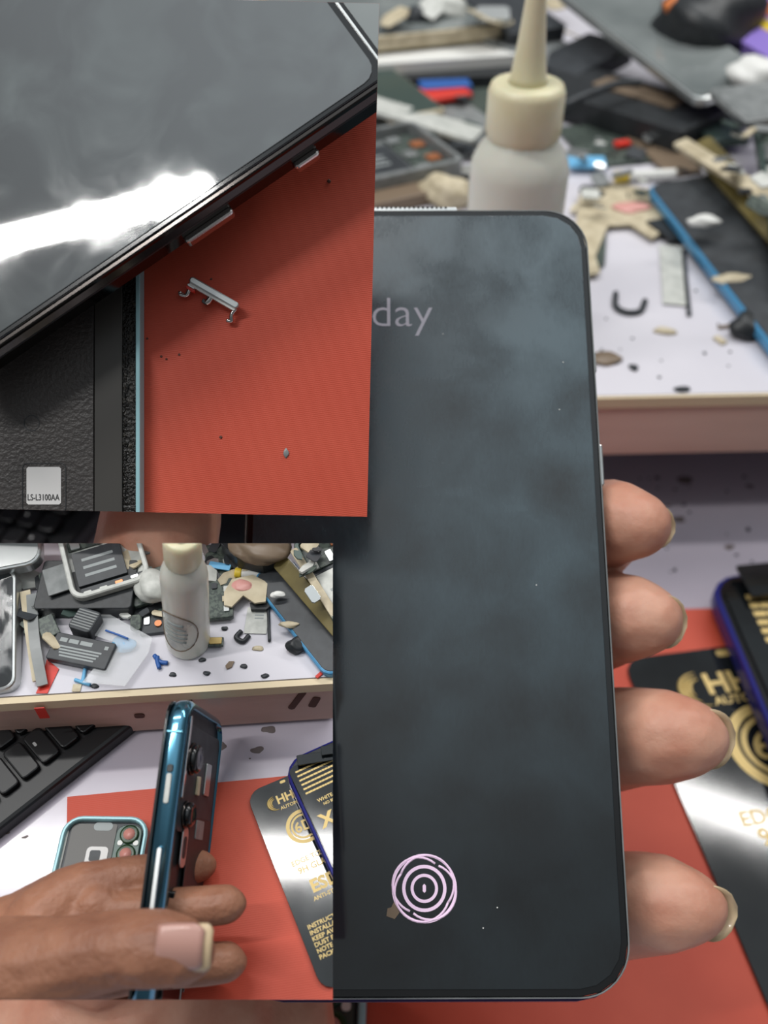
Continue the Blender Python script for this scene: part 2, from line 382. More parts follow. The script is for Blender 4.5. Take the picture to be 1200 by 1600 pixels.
def open_phone(st, c, label, frame='silver', Tk=7, r=7, inner='black', batt='charcoal', cfg=0, name='opened_phone', group=None):
    """phone without its back: rim, tray, battery, circuit board with shields and chips"""
    M, L, W = fit(st, c); t = thing(name, label, 'phone', M, group); z = -Tk*mm
    bm = bmesh.new(); ringp(bm, rr(L, W, r*mm), rr(L-5*mm, W-5*mm, (r-2)*mm), z, 0, .6*mm); fin('frame', bm, frame, t)
    slab('tray', L-4.6*mm, W-4.6*mm, 1.5*mm, (r-2)*mm, inner, t, z=z+.2*mm)
    rs = random.Random(cfg); s = 1 if L > W else 0
    A, B = (L, W) if s else (W, L)            # A the long side
    def put(nm, a, b, la, lb, m, zz=1.6, th=2.5, **k):
        x_, y_, l, w_ = (a*A, b*B, la*A, lb*B) if s else (b*B, a*A, lb*B, la*A)
        return slab(nm, l, w_, th*mm, .6*mm, m, t, x_, y_, z+zz*mm, bev=.15*mm, **k)
    if batt: 
        bt = put('battery', -.08, -.08, .46, .62, batt, th=3.2)
        for i in range(3): slab('battery_print', (.3 if s else .4)*min(L, W), 1.6*mm, .06*mm, .1*mm, 'print_grey', bt, 0, (i-1)*4.5*mm, 3.2*mm)
    pb = put('circuit_board', .33, 0, .24, .84, 'pcb', th=1.2)
    for i in range(5):
        put('shield', .26+.13*(i % 2)+rs.uniform(-.01, .01), -.32+.16*i, .1, .12, rs.choice(['silver', 'grey', 'offwhite', 'copper']), zz=2.8, th=1.2)
    put('speaker_module', -.39, .02, .11, .8, 'charcoal', th=2.6)
    for i in range(4): put('connector', -.40+rs.uniform(-.02, .02), -.3+.2*i, .04, .1, rs.choice(['offwhite', 'copper', 'silver']), zz=4.2, th=.7)
    return t
def box_item(st, c, name, label, cat, m, Tk, r=.6, group=None, top=None, ff=None):
    M, L, W = (ff or fit)(st, c)
    if top:
        t = thing(name, label, cat, M, group); slab('body', L, W, Tk*mm, r*mm, m, t, z=-Tk*mm, bev=min(.5, Tk*.2)*mm)
        top(t, L, W); return t
    o = slab(name, L, W, Tk*mm, r*mm, m, None, M=M, z=-Tk*mm, bev=min(.5, Tk*.2)*mm); return tag(o, label, cat, group)
def lump(st, x, y, rx, name, label, cat, m, sq=(1, .8, .6), h=0, group=None, seed=1):
    """irregular crumpled piece"""
    bm = bmesh.new(); bmesh.ops.create_icosphere(bm, subdivisions=3, radius=1); rs = random.Random(seed)
    ph = [rs.uniform(0, 6) for _ in range(6)]
    for v in bm.verts:
        d = 1+.16*math.sin(3*v.co.x+ph[0])*math.cos(2.6*v.co.y+ph[1])+.1*math.sin(6*v.co.z+ph[2]+4*v.co.x)
        v.co = Vector((v.co.x*sq[0], v.co.y*sq[1], max(v.co.z, -.6)*sq[2]))*d*rx*mm
    o = fin(name, bm, m, None, frame_at(st, x, y, h+rx*sq[2]*.55), True); return tag(o, label, cat, group)
def flex(st, pts, name, label, cat, m, w=3, h=1.5, group=None, th=.3):
    """flat ribbon following image points lying on the stage"""
    P = spline([st.P(x, y, h+(q[0] if q else 0)) for x, y, *q in pts], 5); bm = bmesh.new(); ww = w*mm*st.k/2; tt = th*mm*st.k
    M = T(P[0]); Mi = M.inverted(); rows = []
    for i, p in enumerate(P):
        d = (P[min(i+1, len(P)-1)]-P[max(i-1, 0)]).normalized(); s = d.cross(st.n).normalized(); u = s.cross(d).normalized()
        rows.append([bm.verts.new(Mi @ q) for q in (p-s*ww, p+s*ww, p+s*ww+u*tt, p-s*ww+u*tt)])
    for a, b in zip(rows, rows[1:]):
        for i in range(4): bm.faces.new((a[i], a[(i+1) % 4], b[(i+1) % 4], b[i]))
    bm.faces.new(rows[0][::-1]); bm.faces.new(rows[-1])
    o = fin(name, bm, m, None, M); return tag(o, label, cat, group)
def wire(st, pts, name, label, cat, m, r=.6, h=1, group=None):
    P = spline([st.P(x, y, h+(q[0] if q else 0)) for x, y, *q in pts], 6); M = T(P[0]); Mi = M.inverted()
    o = tube(name, [Mi @ p for p in P], r*mm*st.k, m, None, M); return tag(o, label, cat, group)
def outline_item(st, pts, h, Tk, name, label, cat, m, group=None, bev=0):
    """flat piece with its own outline lying at height h"""
    P = [st.P(x, y, h) for x, y in pts]; o_ = sum(P, Vector())/len(P); z = st.n; xx = (RGT-z*RGT.dot(z)).normalized(); yy = z.cross(xx)
    M = T(o_) @ Matrix((xx, yy, z)).transposed().to_4x4(); loc = [((p-o_).dot(xx), (p-o_).dot(yy)) for p in P]
    ar = sum(a[0]*b[1]-b[0]*a[1] for a, b in zip(loc, loc[1:]+loc[:1]))
    if ar < 0: loc = loc[::-1]
    bm = bmesh.new(); n = len(loc); lo_ = [bm.verts.new((x, y, -Tk*mm*st.k)) for x, y in loc]; hi_ = [bm.verts.new((x, y, 0)) for x, y in loc]
    for i in range(n): bm.faces.new((lo_[i], lo_[(i+1) % n], hi_[(i+1) % n], hi_[i]))
    for tri in tessellate_polygon([[Vector((x*1e4, y*1e4, 0)) for x, y in loc]]):
        bm.faces.new([hi_[i] for i in tri]); bm.faces.new([lo_[i] for i in tri[::-1]])
    
    o = fin(name, bm, m, None, M); return tag(o, label, cat, group)
def specks(st, region, n, label, size=(.3, .9), seed=3, avoid=None):
    bm = bmesh.new(); rs = random.Random(seed); z = st.n; c = st.P((region[0]+region[2])/2, (region[1]+region[3])/2)
    Mi = T(c).inverted()
    for _ in range(n):
        p = Mi @ st.P(rs.uniform(region[0], region[2]), rs.uniform(region[1], region[3]), .2); s = rs.uniform(*size)*mm*st.k
        q = bmesh.ops.create_icosphere(bm, subdivisions=1, radius=s, matrix=T(p) @ Matrix.Diagonal((1, rs.uniform(.4, 1.5), .5, 1)))
    o = fin('debris', bm, 'charcoal', None, T(c)); return tag(o, label, 'debris', kind='stuff')
def fragments(st, region, n, seed, group, h=(1, 6), size=(4, 12), kinds=None, zfun=None):
    """pile of separate small broken pieces, each its own object"""
    rs = random.Random(seed)
    kinds = kinds or [('circuit_fragment', 'pcb', 'dark broken circuit fragment lying in the parts pile'), ('metal_shield', 'silver', 'small silver shield plate lying in the parts pile'),
        ('plastic_piece', 'black', 'small black plastic piece lying in the parts pile'), ('plastic_piece', 'offwhite', 'small off-white plastic piece lying in the parts pile'),
        ('flex_piece', 'beige', 'small beige flex strip lying in the parts pile'), ('circuit_fragment', 'charcoal', 'charcoal broken circuit fragment lying in the parts pile'), ('plastic_piece', 'green_grey', 'small green-grey plastic piece lying in the parts pile'), ('plastic_piece', 'grey', 'small grey plastic piece lying in the parts pile')]
    for i in range(n):
        nm, m, lb = kinds[i % len(kinds)]
        x, y = rs.uniform(region[0], region[2]), rs.uniform(region[1], region[3]); s = rs.uniform(*size)*mm; a = rs.uniform(.35, 1)
        M = frame_at(st, x, y, rs.uniform(*h), rs.uniform(0, 180)) @ R(rs.uniform(-22, 22), 'X') @ R(rs.uniform(-22, 22), 'Y')
        pts = rr(s, s*a, s*.12, 1)
        if i % 3 == 0: pts = [(-s/2, -s*a/2), (s*.2, -s*a/2), (s/2, -s*a*.1), (s/2, s*a/2), (-s*.1, s*a/2), (-s/2, s*a*.1)]
        o = poly(nm, pts, 0, rs.uniform(.5, 1.6)*mm, m, None, .12*mm, M)
        tag(o, lb + group[1], 'part', group[0] + ' ' + nm.replace('_', ' ') + ' ' + m)
# --- gold printed cards
def gold_card(st, c, label, lift=0):
    M, L, W = fitL(st, c); t = thing('glass_card', label, 'card', M)
    slab('card', L, W, .7*mm, 7*mm, 'card_black', t, z=-.7*mm, bev=.1*mm)
    z = .03*mm; X = lambda f: (f-.5)*L; Y = lambda f: (.5-f)*W; s = L*1.22
    # swoosh logo and heading
    for k in range(3):
        a = [Vector((X(.3)+math.cos(q)*s*(.085-.018*k), Y(.108)+math.sin(q)*s*(.075-.016*k), z)) for q in [math.radians(95+i*14) for i in range(14-2*k)]]
        tube('logo_swoosh', a, [s*.009*math.sin(math.pi*(i+.6)/len(a))+.0001 for i in range(len(a))], 'gold', t, n=5)
    text('printed_heading', 'HHT', s*.125, 'gold', t, X(.47), Y(.1), z, bold=.03)
    text('printed_subheading', 'AUTOMATIC', s*.05, 'gold', t, X(.5), Y(.145), z, bold=.02)
    # round badge
    def circ(rad, n=40): return [(X(.5)+math.cos(2*math.pi*i/n)*rad, Y(.272)+math.sin(2*math.pi*i/n)*rad) for i in range(n)]
    bm = bmesh.new(); ringp(bm, circ(L*.215), circ(L*.17), 0, z*1.5); ringp(bm, circ(L*.155), circ(L*.13), 0, z*1.5); fin('badge_ring', bm, 'gold', t)
    text('badge_text', '6D', s*.15, 'gold', t, X(.5), Y(.272), z, bold=.02)
    text('printed_line', 'EDGE TO EDGE', s*.072, 'gold', t, X(.5), Y(.425), z, bold=.02)
    text('printed_line', '9H GLASS', s*.085, 'gold', t, X(.46), Y(.468), z, bold=.02)
    text('printed_title', 'ESD', s*.17, 'gold', t, X(.48), Y(.56), z, bold=.035)
    text('printed_line', 'ANTI-STATIC', s*.055, 'gold', t, X(.48), Y(.615), z, bold=.02)
    for k in range(6):
        text('printed_line', ['INSTRUCTIONS FOR USE AND', 'INSTALLATION PLEASE', 'KEEP AWAY FROM HEAT', 'DUST FREE PLACE ONLY', 'NOTE STORE FLAT', 'PACK CONTENTS 1'][k], s*.058, 'gold', t, X(.1), Y(.72+.028*k), z, bold=.02, align='LEFT')
    slab('hanging_hole', s*.06, s*.03, .05*mm, s*.014, 'gold', t, X(.47), Y(.018), 0)
    return t
def blue_case(st, c, label, h2):
    M, L, W = fitL(st, c); t = thing('phone_in_case', label, 'phone', M)
    slab('case', L, W, 8*mm, 11*mm, 'violet_edge', t, z=-8*mm, bev=1.6*mm)
    slab('back_panel', L-3*mm, W-3*mm, .6*mm, 10*mm, 'black_gloss', t, z=-.2*mm, bev=.2*mm)
    return t
def second_card(st, c, label):
    M, L, W = fitL(st, c); t = thing('glass_card', label, 'card', M)
    slab('card', L, W, .7*mm, 3*mm, 'card_black', t, z=-.7*mm, bev=.1*mm)
    z = .03*mm; X = lambda f: (f-.5)*L; Y = lambda f: (.5-f)*W; s = L
    rs = random.Random(5)
    for k in range(6):
        bm = bmesh.new(); x = X(.08)
        while x < X(.92):
            l = rs.uniform(.03, .06)*s; prism(bm, [(x, -s*.013), (x+l, -s*.013), (x+l, s*.013), (x, s*.013)], 0, z*1.5); x += l+s*.004
        fin('printed_line', bm, 'gold', t, T((0, Y(.045+.033*k), 0)))
    text('printed_line', 'WHITE-CERAMIC', s*.07, 'gold', t, X(.45), Y(.29), z, bold=.02)
    text('printed_line', 'NO BREAK NO BEND', s*.055, 'gold', t, X(.5), Y(.325), z, bold=.02)
    text('printed_title', 'X+', s*.26, 'gold', t, X(.27), Y(.43), z, bold=.04)
    text('printed_line', 'FULL GLUE', s*.07, 'gold', t, X(.55), Y(.56), z, bold=.02)
    return t
def keyboard(st, c, label, nx, ny):
    M, L, W = fitB(st, c); t = thing('keyboard', label, 'keyboard', M)
    slab('body', L, W, 10*mm, 6*mm, 'key', t, z=-10*mm, bev=2*mm)
    px, py = (L-14*mm)/nx, (W-16*mm)/ny; kb = None
    for i in range(nx):
        for j in range(ny):
            x, y = -L/2+7*mm+px*(i+.5), -W/2+10*mm+py*(j+.5)
            if kb is None:
                bm = bmesh.new(); prism(bm, rr(px*.88, py*.88, 2*mm, 2), 0, 3*mm, .8*mm); kb = fin('key', bm, 'key', t, T((x, y, .1*mm))); 
            else:
                o = kb.copy(); link(o); o.parent = t; o.matrix_local = T((x, y, .1*mm)) 
            if (i+j*3) % 2 == 0: slab('key_legend', px*.12, py*.12, .05*mm, .3*mm, 'key_legend', o if kb.users_collection and (i or j) else kb, -px*.18, py*.1, 3*mm)
    return t
def back_housing(st, c, label):
    """rear half of a dismantled phone: pale teal rim, dark tray, camera block"""
    M, L, W = fit(st, c); t = thing('phone_housing', label, 'phone part', M)
    bm = bmesh.new(); ringp(bm, rr(L, W, 9*mm), rr(L-4*mm, W-4*mm, 7*mm), -6*mm, 0, .8*mm); fin('rim', bm, 'pale_teal', t)
    slab('tray', L-3.6*mm, W-3.6*mm, 2*mm, 7*mm, 'charcoal', t, z=-5*mm)
    X = lambda f: (f-.5)*L; Y = lambda f: (.5-f)*W
    slab('inner_sheet', L*.52, W*.9, .4*mm, 1*mm, 'housing_smooth', t, X(.36), 0, -3*mm)
    ca = slab('camera_block', L*.3, W*.34, 1.8*mm, 4*mm, 'green_grey', t, X(.78), Y(.235), -3*mm, bev=.4*mm)
    for k, yy in enumerate((.14, .29)):
        rg = lathe('lens_ring', [(4.4*mm, 0), (4.4*mm, .8*mm), (3.6*mm, .9*mm)], 'lens_ring', t, T((X(.79), Y(yy), -1.2*mm)), n=20)
        lathe('lens_opening', [(2.7*mm, 0), (2.7*mm, .25*mm)], 'lens', rg, T((0, 0, .85*mm)), n=20)
        for sx_ in (-1, 1): slab('contact_pad', 2.4*mm, 2.4*mm, .5*mm, 1*mm, 'white', t, X(.79)+sx_*L*.09, Y(yy+.065), -1.2*mm)
    slab('printed_mark', 9*mm, 4*mm, .1*mm, 2*mm, 'print_grey', t, X(.46), Y(.07), -2.6*mm)
    sq = slab('white_square', 10*mm, 10*mm, .3*mm, 2*mm, 'label_white', t, X(.45), Y(.31), -2.6*mm)
    slab('dark_square', 5*mm, 5*mm, .1*mm, 1*mm, 'charcoal', sq, -.8*mm, .8*mm, .3*mm)
    slab('adhesive_strip', 1.6*mm, W*.8, .3*mm, .5*mm, 'offwhite', t, X(.05), 0, -2.9*mm)
    return t
# ---------------------------------------------------------------- hands
def chain(bm, pts, sub=10, flat=None):
    for (a, b) in zip(pts, pts[1:]):
        for i in range(sub+1):
            t = i/sub; x, y, d, r = [a[k]*(1-t)+b[k]*t for k in range(4)]
            p = at(x, y, d); bmesh.ops.create_icosphere(bm, subdivisions=2, radius=r*d/F, matrix=T(p))
def hand_mesh(name, chains, vox, m, label, smooth_it=6):
    bm = bmesh.new()
    for c in chains: chain(bm, c)
    me = bpy.data.meshes.new(name); bm.to_mesh(me); bm.free(); o = bpy.data.objects.new(name, me); COL.objects.link(o)
    r = o.modifiers.new('r', 'REMESH'); r.mode = 'VOXEL'; r.voxel_size = vox; r.use_smooth_shade = True
    s = o.modifiers.new('s', 'SMOOTH'); s.iterations = smooth_it; s.factor = .5
    dg = bpy.context.evaluated_depsgraph_get(); me2 = bpy.data.meshes.new_from_object(o.evaluated_get(dg))
    bpy.data.objects.remove(o)
    c = Vector(me2.vertices[0].co); me2.transform(T(-c)); me2.materials.clear(); me2.materials.append(mt(m))
    for p in me2.polygons: p.use_smooth = True
    q = bpy.data.objects.new(name, me2); link(q); q.matrix_world = T(c)
    tag(q, label, 'person'); return q
def nail(parent, ctr, along, across, normal, L, W, th=.0007, m='nail_tip', curve=.35, name='fingernail', tip=None, label=None, rs=.72, rd=.42):
    """curved nail plate: ctr world point, along = towards the fingertip"""
    al = along.normalized(); no = (normal-al*normal.dot(al)).normalized(); ac = al.cross(no).normalized()
    bm = bmesh.new(); nu, nv = 8, 8; rows = []
    for top in (1, 0):
        g = []
        for i in range(nu+1):
            u = i/nu; row = []
            for j in range(nv+1):
                v = j/nv*2-1; wv = W/2*(math.sqrt(max(0, 1-max(0, (u-rs)/rd)**2)))*(1-.15*(1-u)**3)
                x = (u-.5)*L; y = v*wv; z = -curve*W*v*v*(wv/(W/2))**2*.8 - .12*L*(u-.3)**2 - (0 if top else th)
                row.append(bm.verts.new(ctr+al*x+ac*y+no*z))
            g.append(row)
        rows.append(g)
    for g in rows:
        for i in range(nu):
            for j in range(nv): bm.faces.new((g[i][j], g[i+1][j], g[i+1][j+1], g[i][j+1]))
    A, B = rows
    edge = [(i, 0) for i in range(nu+1)]+[(nu, j) for j in range(1, nv+1)]+[(i, nv) for i in range(nu-1, -1, -1)]+[(0, j) for j in range(nv-1, 0, -1)]
    for a, b in zip(edge, edge[1:]+edge[:1]): bm.faces.new((A[a[0]][a[1]], A[b[0]][b[1]], B[b[0]][b[1]], B[a[0]][a[1]]))
    Mi = parent.matrix_world.inverted(); bmesh.ops.transform(bm, matrix=Mi, verts=bm.verts)
    o = fin(name, bm, m, parent, Matrix(), True)
    if label: o['label'] = label
    return o

#%%MAIN
# ================================================================ the large photo: phone held over the bench
STAGE[0] = 'main'
# --- held phone
Lw = .073; C0 = CAM + RGT*.0081 + UPV*.0667 + FWD*.2106; C1 = CAM + RGT*.0085 - UPV*.0877 + FWD*.172
yy = (C0-C1).normalized(); Lp = (C0-C1).length; xx = (RGT-yy*RGT.dot(yy)).normalized(); zz = xx.cross(yy)
Mp = T((C0+C1)/2) @ Matrix((xx, yy, zz)).transposed().to_4x4()
ph = thing('smartphone', 'large dark smartphone held upright with a glowing fingerprint icon', 'phone', Mp)
slab('metal_frame', Lw, Lp, 7.6*mm, 9.5*mm, 'dark_chrome', ph, z=-8.2*mm, bev=1.8*mm)
bm = bmesh.new(); ringp(bm, rr(Lw-.4*mm, Lp-.4*mm, 9.3*mm, 10), rr(Lw-1.0*mm, Lp-1.0*mm, 9.0*mm, 10), -1.2*mm, -.55*mm, .1*mm)
fin('bright_rim', bm, 'grey', ph)
slab('bezel', Lw-1.3*mm, Lp-1.3*mm, .6*mm, 8.9*mm, 'black_gloss', ph, z=-.9*mm, bev=.15*mm)
slab('screen_glass', Lw-3.6*mm, Lp-3.8*mm, .3*mm, 8*mm, 'screen_smudge_sheen', ph, z=-.35*mm, bev=.1*mm)
slab('case_lip', Lw-.2*mm, Lp, 4*mm, 9.5*mm, 'purple_lip', ph, 0, -1.3*mm, -8*mm, bev=1*mm)
slab('power_button', 1.2*mm, 9*mm, 2*mm, .5*mm, 'silver', ph, Lw/2+.2*mm, .0215, -4.6*mm, bev=.3*mm)
slab('alert_slider', 1.0*mm, 5*mm, 2*mm, .5*mm, 'silver', ph, Lw/2+.1*mm, .0445, -4.6*mm, bev=.3*mm)
gr = slab('earpiece', 24*mm, 1.4*mm, 1.2*mm, .3*mm, 'silver', ph, -.004, Lp/2+.2*mm, -2.2*mm, bev=.2*mm)
for i in range(20): slab('grille_hole', .55*mm, .5*mm, .3*mm, .2*mm, 'black', gr, (-9.5+i*1.0)*mm, .45*mm, 1.0*mm)
def on_phone(px, py, h=0):
    r = vray(px, py); q = Mp.translation+zz*h; w_ = CAM+r*((q-CAM).dot(zz)/r.dot(zz)); return Mp.inverted() @ w_
p = on_phone(628, 490); p2 = on_phone(677, 497)
tx = text('screen_text', 'Monday', .0098, 'screen_text', ph, p2.x, p.y, -.02*mm, align='RIGHT', bold=-.010)
c0 = on_phone(663, 1388); rr_ = (on_phone(714, 1388)-c0).x
def arcs(bm, cx, cy, r, wd, n=40):
    ringp(bm, [(cx+math.cos(2*math.pi*i/n)*r, cy+math.sin(2*math.pi*i/n)*r) for i in range(n)], [(cx+math.cos(2*math.pi*i/n)*(r-wd), cy+math.sin(2*math.pi*i/n)*(r-wd)) for i in range(n)], -.05*mm, .02*mm)
ic = bpy.data.objects.new('fingerprint_icon', None); link(ic); ic.parent = ph; ic.matrix_local = T((c0.x, c0.y, 0))
for (dx, dy, r_, w_) in ((0, 0, 1.0, .07), (0, 0, .68, .10), (0, 0, .42, .09)):
    bm = bmesh.new(); arcs(bm, dx*rr_, dy*rr_, r_*rr_, w_*rr_); fin('icon_ring', bm, 'screen_icon', ic)
for a0, cr in ((150, .2), (-30, .2), (60, .14), (240, .14)):
    cx, cy = math.cos(math.radians(a0))*cr*rr_, math.sin(math.radians(a0))*cr*rr_; R1 = (.8 if cr == .2 else .84)*rr_
    seg = [Vector((cx+math.cos(q)*R1, cy+math.sin(q)*R1, 0)) for q in [math.radians(a0-100+i*10) for i in range(21)]]
    tube('icon_arc', seg, rr_*.036, 'screen_icon', ic, n=4)
slab('icon_core', rr_*.1, rr_*.26, .05*mm, rr_*.05, 'screen_icon', ic, 0, 0, 0)
ch_ = on_phone(614, 1424); 
poly('glass_chip', [(-1.2*mm, -.8*mm), (.3*mm, -1.3*mm), (1.2*mm, -.2*mm), (.6*mm, .9*mm), (.2*mm, 1.7*mm), (-.3*mm, .7*mm), (-1.0*mm, .5*mm)], -.05*mm, .06*mm, 'brown', ph, M=T((ch_.x, ch_.y, 0)))
for (x, y) in ((838, 914), (777, 1418), (755, 1450), (880, 566), (874, 640), (692, 522)):
    q = on_phone(x, y); slab('dust_speck', .25*mm, .25*mm, .06*mm, .1*mm, 'white', ph, q.x, q.y, 0)
# --- hand behind the phone
hand = hand_mesh('person', [
    [(560, 1060, .238, 70), (760, 960, .240, 76), (900, 860, .226, 76), (945, 818, .212, 72), (966, 816, .205, 66), (996, 820, .201, 54), (1006, 821, .200, 40)],
    [(560, 1140, .236, 80), (780, 1040, .238, 78), (900, 985, .222, 78), (955, 966, .209, 75), (985, 964, .202, 68), (1014, 968, .199, 54), (1024, 970, .198, 40)],
    [(540, 1220, .232, 84), (760, 1200, .234, 84), (920, 1160, .218, 84), (985, 1150, .205, 79), (1030, 1150, .198, 76), (1070, 1152, .195, 64), (1092, 1154, .194, 48)],
    [(520, 1380, .226, 84), (780, 1420, .226, 80), (920, 1420, .212, 84), (990, 1412, .200, 81), (1030, 1412, .194, 76), (1068, 1416, .191, 62), (1092, 1418, .190, 46)],
    [(330, 1250, .225, 150), (520, 1100, .236, 90)], [(330, 1250, .225, 160), (500, 1300, .232, 110)], [(300, 1500, .22, 170), (500, 1400, .228, 110)],
    [(60, 1720, .215, 200), (300, 1500, .215, 170), (330, 1250, .22, 150)], [(60, 1900, .21, 230), (60, 1720, .215, 200)],
    [(300, 1720, .205, 150), (300, 1500, .215, 170)], [(430, 1720, .21, 110), (420, 1560, .215, 100)],
    [(180, 1420, .205, 150), (190, 1150, .196, 112), (225, 960, .190, 100), (250, 830, .188, 98), (262, 740, .187, 84), (268, 700, .187, 66)]],
    .0009, 'skin_light', 'person gripping the large phone from behind, thumb on its left edge')
for (x, y, d, L, W, ang) in ((1024, 824, .2005, 7.5, 9, 12), (1040, 970, .1975, 8, 10.5, 8), (1110, 1150, .194, 9, 11.5, 5), (1110, 1418, .1895, 9.5, 10.5, 2)):
    al = (RGT*.95-FWD*.22 + UPV*math.sin(math.radians(-ang))*.3).normalized(); no = (RGT*.25+FWD*.97)
    nail(hand, at(x+2, y-1, d+.0024), al, None, no, L*mm, W*mm*1.08, .0006, rs=.4, rd=.61)
# --- on the bench
gold_card(bench, [(972, 1030, 2.6), (1296, 992, 2.6), (1600, 1700, 2.6), (1305, 1820, 2.6)], 'black card with gold 6D badge under the blue-edged phone, behind the large fingers')
blue_case(bench, [(1104, 898, 13), (1500, 850, 13), (1800, 1420, 13), (1352, 1500, 13)], 'blue-edged dark phone lying on the gold printed card right of the fingers', 13)
second_card(bench, [(1128, 918, 14.3), (1480, 872, 14.3), (1740, 1350, 14.3), (1350, 1420, 14.3)], 'black card with gold text lines on top of the blue-edged phone')
box_item(bench, [(1156, 884, 18), (1480, 850, 18), (1500, 900, 18), (1168, 930, 18)], 'black_card', 'plain black card edge sticking out above the gold text lines', 'card', 'card_black', 1, 1)
back_housing(bench, [(330, 1480, 8.5), (564, 1490, 8.5), (572, 1960, 8.5), (250, 1960, 8.5)], 'dismantled phone housing with pale rim at the bottom under the palm')
keyboard(bench, [(-420, 640, 12), (100, 760, 12), (-20, 1010, 12), (-620, 840, 12)], 'black keyboard on the bench behind the thumb of the large hand', 18, 6)
closed_phone(bench, [(330, 760, 9), (440, 760, 9), (450, 900, 9), (325, 900, 9)], 'added black slab filling the dark gap beside the thumb of the large hand', 'black', 'black_gloss', 8, 6)  # added piece, only there to darken the gap between thumb and held phone
specks(bench, (960, 730, 1190, 900), 26, 'dark smudges and crumbs on the bench below the shelf front', (.3, 1.1), 4)
for (x, y, s) in ((1070, 750, 3.2), (1060, 812, 2.6), (1140, 855, 2.2), (1045, 790, 1.8), (1170, 760, 2)):
    o = lump(bench, x, y, s, 'smudge', 'brown grease smudge on the bench under the shelf', 'stain', 'mark', (1.3, .8, .12), -.3, 'grease smudges on the bench', int(x))
# --- on the shelf
bottle(shelf, 786, 522, 'blurred glue bottle with pointed nozzle behind the top of the large phone', 1.0, 16.3, 11.9, 63)
S = shelf
# left group
closed_phone(S, [(420, -40, 26), (735, -60, 26), (752, 38, 26), (420, 78, 26)], 'grey phone with beige rim at the top, left of the bottle nozzle', 'beige', 'grey_glass', 8)
box_item(S, [(380, 40, 16), (780, 20, 16), (788, 84, 16), (380, 116, 16)], 'plastic_tray', 'white plastic tray under the beige-rimmed phone left of the nozzle', 'tray', 'white', 8, 3)
box_item(S, [(400, 60, 10), (800, 55, 10), (815, 112, 10), (400, 135, 10)], 'black_tray', 'black plastic tray under the white tray left of the nozzle', 'tray', 'black', 9, 3)
box_item(S, [(655, 118, 9), (728, 112, 9), (735, 134, 9), (655, 138, 9)], 'navy_box', 'dark blue box behind the red strip left of the bottle cap', 'box', 'blue', 6, 1)
box_item(S, [(652, 137, 8), (722, 128, 8), (733, 145, 8), (656, 160, 8)], 'red_strip', 'red strip left of the bottle cap', 'strip', 'red', 3, 1)
closed_phone(S, [(540, 95, 12), (648, 108, 12), (652, 160, 12), (600, 205, 12)], 'small grey screen with beige rim left of the red strip', 'beige', 'green_grey', 5, 3)
box_item(S, [(588, 120, 16), (606, 105, 16), (715, 245, 8), (690, 268, 8)], 'white_strip', 'long off-white plastic strip leaning down towards the bottle', 'strip', 'offwhite', 2.5, 2)
open_phone(S, [(480, 215, 12), (672, 185, 12), (700, 250, 12), (500, 300, 12)], 'opened grey phone frame just above the large phone, left of the bottle', 'grey', 8, 5, 'grey', 'charcoal', 3)
box_item(S, [(500, 295, 6), (690, 262, 6), (712, 290, 6), (520, 335, 6)], 'narrow_tray', 'brown-grey phone frame lying under the opened grey phone', 'phone part', 'brown', 6, 3)
lump(S, 700, 300, 11, 'crumpled_paper', 'crumpled beige paper left of the bottle body', 'paper', 'beige', (1.2, .9, .7), 0, None, 5)
lump(S, 652, 30, 9, 'plastic_wad', 'dark wad of plastic at the top left of the nozzle', 'plastic', 'charcoal', (1, .9, .8), 22, None, 6)
lump(S, 690, 15, 12, 'crumpled_paper', 'crumpled pale paper at the very top beside the nozzle', 'paper', 'offwhite', (1.4, .9, .6), 24, None, 8)
flex(S, [(690, 240), (730, 215), (765, 205), (800, 215)], 'flex_cable', 'dark flex cable curling towards the bottle cap', 'cable', 'charcoal', 6, 3)
box_item(S, [(780, 40, 20), (840, 20, 20), (880, 90, 14), (820, 120, 14)], 'grey_plate', 'grey metal plate behind the nozzle', 'plate', 'grey', 3, 2)
# right group
box_item(S, [(880, 100, 14), (960, 70, 14), (1075, 200, 14), (1000, 245, 14)], 'black_box', 'black plastic box right of the bottle cap', 'box', 'black', 12, 3,
    top=lambda t, L, W: slab('grey_insert', L*.35, W*.5, 1*mm, 2*mm, 'brown', t, L*.15, -W*.05, 0))
box_item(S, [(870, 30, 18), (935, 60, 18), (960, 130, 14), (880, 120, 14)], 'charcoal_case', 'charcoal plastic case right of the nozzle base', 'case', 'charcoal', 10, 3)
wire(S, [(880, 165, 18), (925, 145, 20), (970, 130, 20), (1000, 130, 18)], 'cable', 'black cable crossing the black box right of the bottle', 'cable', 'charcoal', 2.0, 4)
closed_phone(S, [(855, -30, 40), (1010, -30, 44), (1172, 105, 30), (1112, 182, 24)], 'large glossy grey phone leaning on the pile at upper right', 'silver', 'grey_glass', 5, 6)
o = slab('red_piece', 8*mm, 5*mm, 2*mm, .5*mm, 'red', None, M=frame_at(S, 972, 228, 3, 20)); tag(o, 'small red piece between blue tape and black box', 'part')
lump(S, 1105, 40, 30, 'black_pouch', 'crumpled black pouch at the top behind the grey phone', 'pouch', 'black', (1, .9, .7), 24, None, 9)
lump(S, 1052, 10, 6, 'orange_piece', 'small orange piece on top of the black pouch', 'part', 'orange', (1, .8, .8), 44, None, 10)
